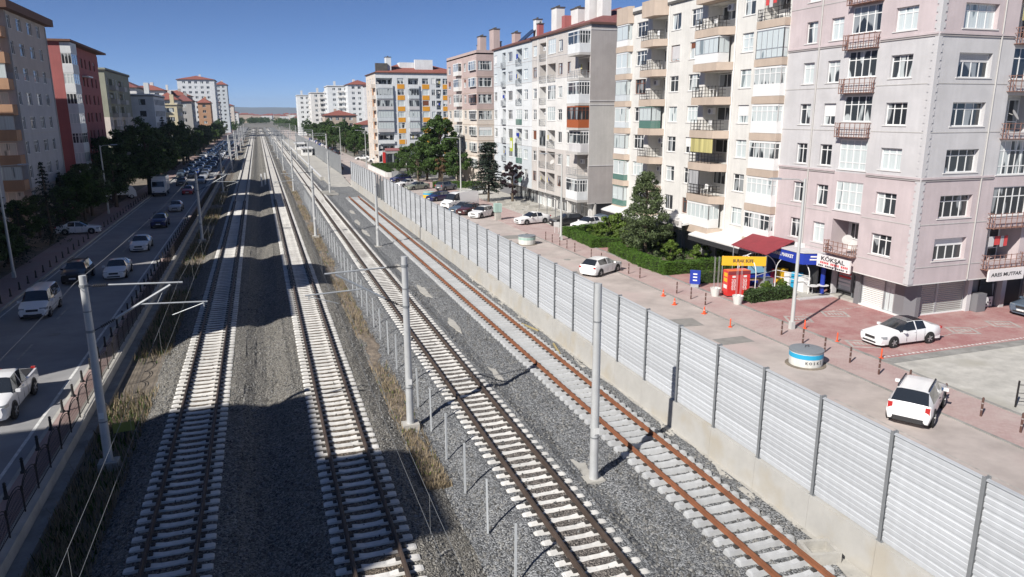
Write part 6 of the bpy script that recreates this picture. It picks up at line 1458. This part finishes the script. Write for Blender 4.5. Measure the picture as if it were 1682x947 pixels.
obj('sheet', MB().box(-1.62,-.02,0,1.62,.02,.72).mesh('sheet', M['yellow_sign']), t); obj('lettering', text_mesh('BURAK BÜFE',.34,M['ink'],1.5,.01), t, (-.05,-.028,.36))
for s in (-1.55,1.55): obj('pole', MB().tube([(s,.04,-2.1),(s,.04,.75)], .025, 6).mesh('pole', M['galv']), t)
t = thing('market_sign', 'blue box sign reading BURAK MARKET over the shop entrance', 'sign', (0,0,0))
b0 = obj('box', MB().prism([(37.1,46.6),(37.1,43.55),(37.35,43.0),(38.95,42.35),(38.95,46.6)],2.45,3.3).mesh('box', M['blue_sign']), t); obj('top', MB().prism([(37.05,46.65),(37.05,43.5),(37.3,42.95),(39.0,42.25),(39.0,46.65)],3.3,3.4).mesh('top', M['lgrey']), t)
obj('lettering', text_mesh('BURAK MARKET',.36,M['white'],2.5,.012), t, (37.09,45.05,2.9), R(-90))
an = math.atan2(42.35-43.0,38.95-37.35)
for k,(zz,ww) in enumerate(((3.0,.75),(2.78,.85))): obj('sign_print', MB().box(-ww/2,-.012,0,ww/2,0,.1).mesh('sign_print', M['plate']), t, (38.15,42.66,zz), an)
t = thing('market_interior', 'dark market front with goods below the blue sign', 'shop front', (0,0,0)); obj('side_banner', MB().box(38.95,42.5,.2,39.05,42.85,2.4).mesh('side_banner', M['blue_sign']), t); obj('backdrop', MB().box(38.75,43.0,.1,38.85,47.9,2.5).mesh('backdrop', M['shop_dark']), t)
for k,(y,m_) in enumerate(((43.4,'plate'),(44.2,'cyan'),(45.0,'plate'),(45.9,'yellow_sign'),(46.8,'cooler_red'))): obj('goods_stand', MB().box(37.9,y,.2,38.5,y+.6,1.3+.2*(k%2)).mesh('goods_stand', M[m_]), t)
t = thing('kiosk', 'small blue kiosk counter behind the yellow banner', 'kiosk', (0,0,0)); obj('counter', MB().box(35.8,47.2,.05,38.4,48.8,1.05).mesh('counter', M['blue_sign']), t); obj('screen', MB().box(35.7,47.1,1.05,37.4,47.2,2.4).mesh('screen', mat('poster_sky', (.22,.45,.62), .5)), t); obj('table_top', MB().box(35.2,46.0,.75,36.5,46.7,.8).mesh('table_top', M['terracotta']), t); obj('side', MB().box(37.4,47.1,1.05,38.4,47.2,2.4).mesh('side', mat('kiosk_navy',(.02,.035,.10),.5)), t)
for x,y,l in ((35.0,44.0,'round golden green bush behind the dark hedge, left'),(36.6,44.2,'round golden green bush behind the dark hedge, right')): tree('shrub', x, y, .05, .62, l, 'garden shrubs', 'garden_shrub')
t = thing('shop_stool', 'small grey machine standing under the white arches', 'machine', (36.7,46.2,.1)); obj('body', MB().box(-.5,-.3,0,.5,.3,.75).mesh('body', M['galv']), t); obj('drum', MB().tube([(0,-.31,.4),(0,-.29,.4)], .18, 12).mesh('drum', M['black']), t)
t = thing('floor_sign', 'blue floor standing sign on the footpath before the short hedge', 'sign', (31.6,48.2,.05), R(-40)); obj('board', MB().box(-.4,-.06,.25,.4,.06,1.35).mesh('board', M['blue_sign']), t); obj('foot', MB().box(-.3,-.2,0,.3,.2,.25).mesh('foot', M['galv']), t); obj('print', MB().box(-.16,-.07,.5,.16,-.062,.6).box(-.16,-.07,.75,.16,-.062,.85).box(-.16,-.07,1.0,.16,-.062,1.1).mesh('print', M['plate']), t)
t = thing('person', 'person in a dark jacket and blue trousers standing by the shop glass', 'person', (39.1,51.6,.05), R(40))
def person_mesh():
    mb = MB(); 
    prof = [(.10,.0),(.11,.35),(.15,.8),(.19,.95),(.17,1.1),(.22,1.35),(.20,1.45),(.07,1.5),(.06,1.54),(.10,1.6),(.105,1.68),(.06,1.76),(.01,1.78)]
    n = 12; V = []
    for r,z in prof:
        for k in range(n): a = 2*math.pi*k/n; V.append((r*math.cos(a), r*.65*math.sin(a) if z > .9 and z < 1.5 else r*.85*math.sin(a), z))
    F = [(i*n+k,i*n+(k+1)%n,(i+1)*n+(k+1)%n,(i+1)*n+k) for i in range(len(prof)-1) for k in range(n)]
    mi = [2 if prof[i][1] < .93 else (0 if prof[i][1] < 1.47 else (1 if prof[i][1] < 1.64 else 3)) for i in range(len(prof)-1) for k in range(n)]
    mb.v = V; mb.f = F; mb.m = mi
    for s in (-1,1): mb.tube([(s*.2,0,1.4),(s*.26,-.02,1.12),(s*.24,-.1,.88)], [.06,.05,.035], 7, 0); mb.tube([(s*.24,-.1,.88),(s*.235,-.12,.78)], [.035,.03], 6, 1)
    return mb.mesh('body', [M['car_navy'] if False else mat('jacket',(.02,.03,.07),.9), mat('skin',(.42,.25,.17),.6), mat('trousers',(.02,.05,.22),.9), M['black']], 60)
obj('body', person_mesh(), t)
# small things of the far car park
t = thing('utility_cabinet', 'grey utility cabinet on a pale block beside the parked small white car', 'cabinet', (28.5,89.4,.03)); obj('base', MB().box(-.35,-.35,0,.35,.35,1.0).mesh('base', M['concrete']), t); obj('cabinet', MB().box(-.45,-.4,1.0,.45,.4,2.1).mesh('cabinet', M['drum_green']), t)
t = thing('notice_board', 'small white notice board by the lamp at the far hedge', 'sign', (31.6,76.9,.03)); obj('board', MB().box(-.35,-.02,.7,.35,.02,1.25).mesh('board', M['white']), t); obj('leg', MB().box(-.25,-.02,0,-.21,.02,.7).mesh('leg', M['white']), t); obj('leg', MB().box(.21,-.02,0,.25,.02,.7).mesh('leg', M['white']), t)
random.seed(4)
for k in range(12): tag(obj('terrace_block', MB().box(0,0,0,random.uniform(.8,2.2),.35,.4).mesh('terrace_block', M['concrete']), None, (33.2+random.uniform(0,3.6),92+k*1.35,.05), random.uniform(-.2,.2)), 'pale stone block on the terrace before the grey block, %s from the camera' % nth(k), 'stone block', 'stone blocks on the terrace')
t = thing('red_barrier', 'red plastic barrier standing near the cedar', 'barrier', (31.2,111,.03), R(30)); obj('panel', MB().box(-.9,-.05,.3,.9,.05,.95).mesh('panel', M['red']), t); obj('foot', MB().box(-.8,-.25,0,-.7,.25,.3).mesh('foot', M['red']), t); obj('foot', MB().box(.7,-.25,0,.8,.25,.3).mesh('foot', M['red']), t)
t = thing('retaining_wall', 'low white retaining wall beside the far service road', 'wall', (0,0,0)); obj('wall_block', MB().box(25.6,161,-.1,26.0,188,1.0).mesh('wall_block', M['pwhite']), t); obj('wall_block', MB().box(26.0,160.6,-.1,34,161,1.0).mesh('wall_block', M['pwhite']), t)
t = thing('yard_fence', 'light metal fence along the far car park', 'fence', (0,157.5,0))
for k in range(9): obj('panel', MB().box(26.5+k*1.5,0,.25,27.9+k*1.5,.04,1.5).mesh('panel', M['galv']), t); obj('post', MB().box(26.42+k*1.5,-.03,0,26.5+k*1.5,.05,1.6).mesh('post', M['galv_dark']), t)
t = thing('corner_fence', 'short dark wire fence at the right edge beside the gravel lot', 'fence', (32.3,22.4,.03))
for k in range(4): obj('post', MB().bar((k*.9,-.5*k,0),(k*.9,-.5*k,1.3),.06).mesh('post', M['blackmetal']), t); obj('mesh_panel', MB().bar((k*.9,-.5*k,.3),(k*.9+.9,-.5*k-.5,.3),.025).bar((k*.9,-.5*k,.7),(k*.9+.9,-.5*k-.5,.7),.025).bar((k*.9,-.5*k,1.1),(k*.9+.9,-.5*k-.5,1.1),.025).mesh('mesh_panel', M['blackmetal']), t)
M['plank'] = mat('plank_wood', (.36,.29,.14), .85, var=.3, vs=5)
# timber and debris beside the tracks
for k,(x,y,w_,l_,a,lab) in enumerate(((11.1,131.6,2.8,.5,.1,'pile of pale concrete pieces at the end of the rusty track, lowest'),(11.0,134.5,2.6,.5,-.1,'pale concrete piece behind the pile at the rusty track end'))):
    t = thing('concrete_pile', lab, 'debris', (x,y,-.4), a, 'debris by the tracks')
    for q in range(4): obj('beam', MB().box(-w_/2,-l_+q*.45,q*.04,w_/2,-l_+q*.45+.3,.25+q*.05).mesh('beam', M['concrete']), t, (0,0,0), .08*q)
tag(obj('timber_plank', MB().box(-.05,-1.2,0,.05,1.2,.08).mesh('timber_plank', M['plank']), None, (15.9,43.5,-.36), .25), 'pale wooden plank lying beside the rusty track, farther one', 'plank', 'wooden planks by the barrier')
tag(obj('timber_plank', MB().box(-.05,-1.0,0,.05,1.0,.08).mesh('timber_plank', M['plank']), None, (15.9,38.5,-.36), -.2), 'pale wooden plank lying beside the rusty track, nearer one', 'plank', 'wooden planks by the barrier')
def patch(x, y, a, b, rz):
    n = 12; P = [(a*(1+.3*math.sin(k*2.7+x))*math.cos(2*math.pi*k/n), b*(1+.3*math.cos(k*1.9+y))*math.sin(2*math.pi*k/n)) for k in range(n)]
    tag(obj('lime_patch', MB().prism(P,-.05,.02).mesh('lime_patch', M['concrete']), None, (x,y,bz(x)+.03), rz), kind='structure')
for x,y,a,b in ((11.2,24.3,.35,.9),(11.5,46,.25,1.6),(11.6,56,.3,2.2),(11.4,66,.25,1.8),(11.3,88,.3,2.6),(11.5,97,.3,2.2),(11.3,36,.2,1.2),(12.0,107,.3,2),(16.2,15.0,.3,1.2)): patch(x,y,a,b,0.)
mh = MB().lathe([(.34,0),(.34,.008),(.30,.01),(.02,.01)], 20).mesh('manhole_cover', M['concrete_dark'])
for x,y in ((23.5,28),(22.2,47),(26.6,62),(23,80),(-13.4,52),(-16.5,78)): tag(obj('manhole_cover', mh, None, (x,y,0 if x > 0 else -.35)), kind='structure')
M['patch'] = mat('asphalt_patch', (.25,.24,.225), .9, var=.2, vs=2, world=True)
for x,y,a,b in ((24.3,40,.9,2.2),(22.3,57,.7,3),(26.2,35.5,.6,1.1),(25.8,76,1.2,1.8),(21.6,33,.4,2.6)):
    tag(obj('road_patch', MB().box(-a,-b,-.004,a,b,.003).mesh('road_patch', M['patch']), None, (x,y,.001), .06*x), kind='structure')
# ------------------------------------------------------------------ air
hz = bpy.data.materials.new('haze'); hz.use_nodes = True; N = hz.node_tree.nodes; N.remove(N['Principled BSDF'])
pv = N.new('ShaderNodeVolumePrincipled'); pv.inputs['Color'].default_value = (.62,.76,1.0,1); pv.inputs['Density'].default_value = .00008; pv.inputs['Anisotropy'].default_value = 0
hz.node_tree.links.new(pv.outputs[0], N['Material Output'].inputs['Volume'])
HAZE = MB().box(-9500,-450,-3,9500,12500,230).mesh('haze', hz)
tag(obj('haze', HAZE), kind='stuff')
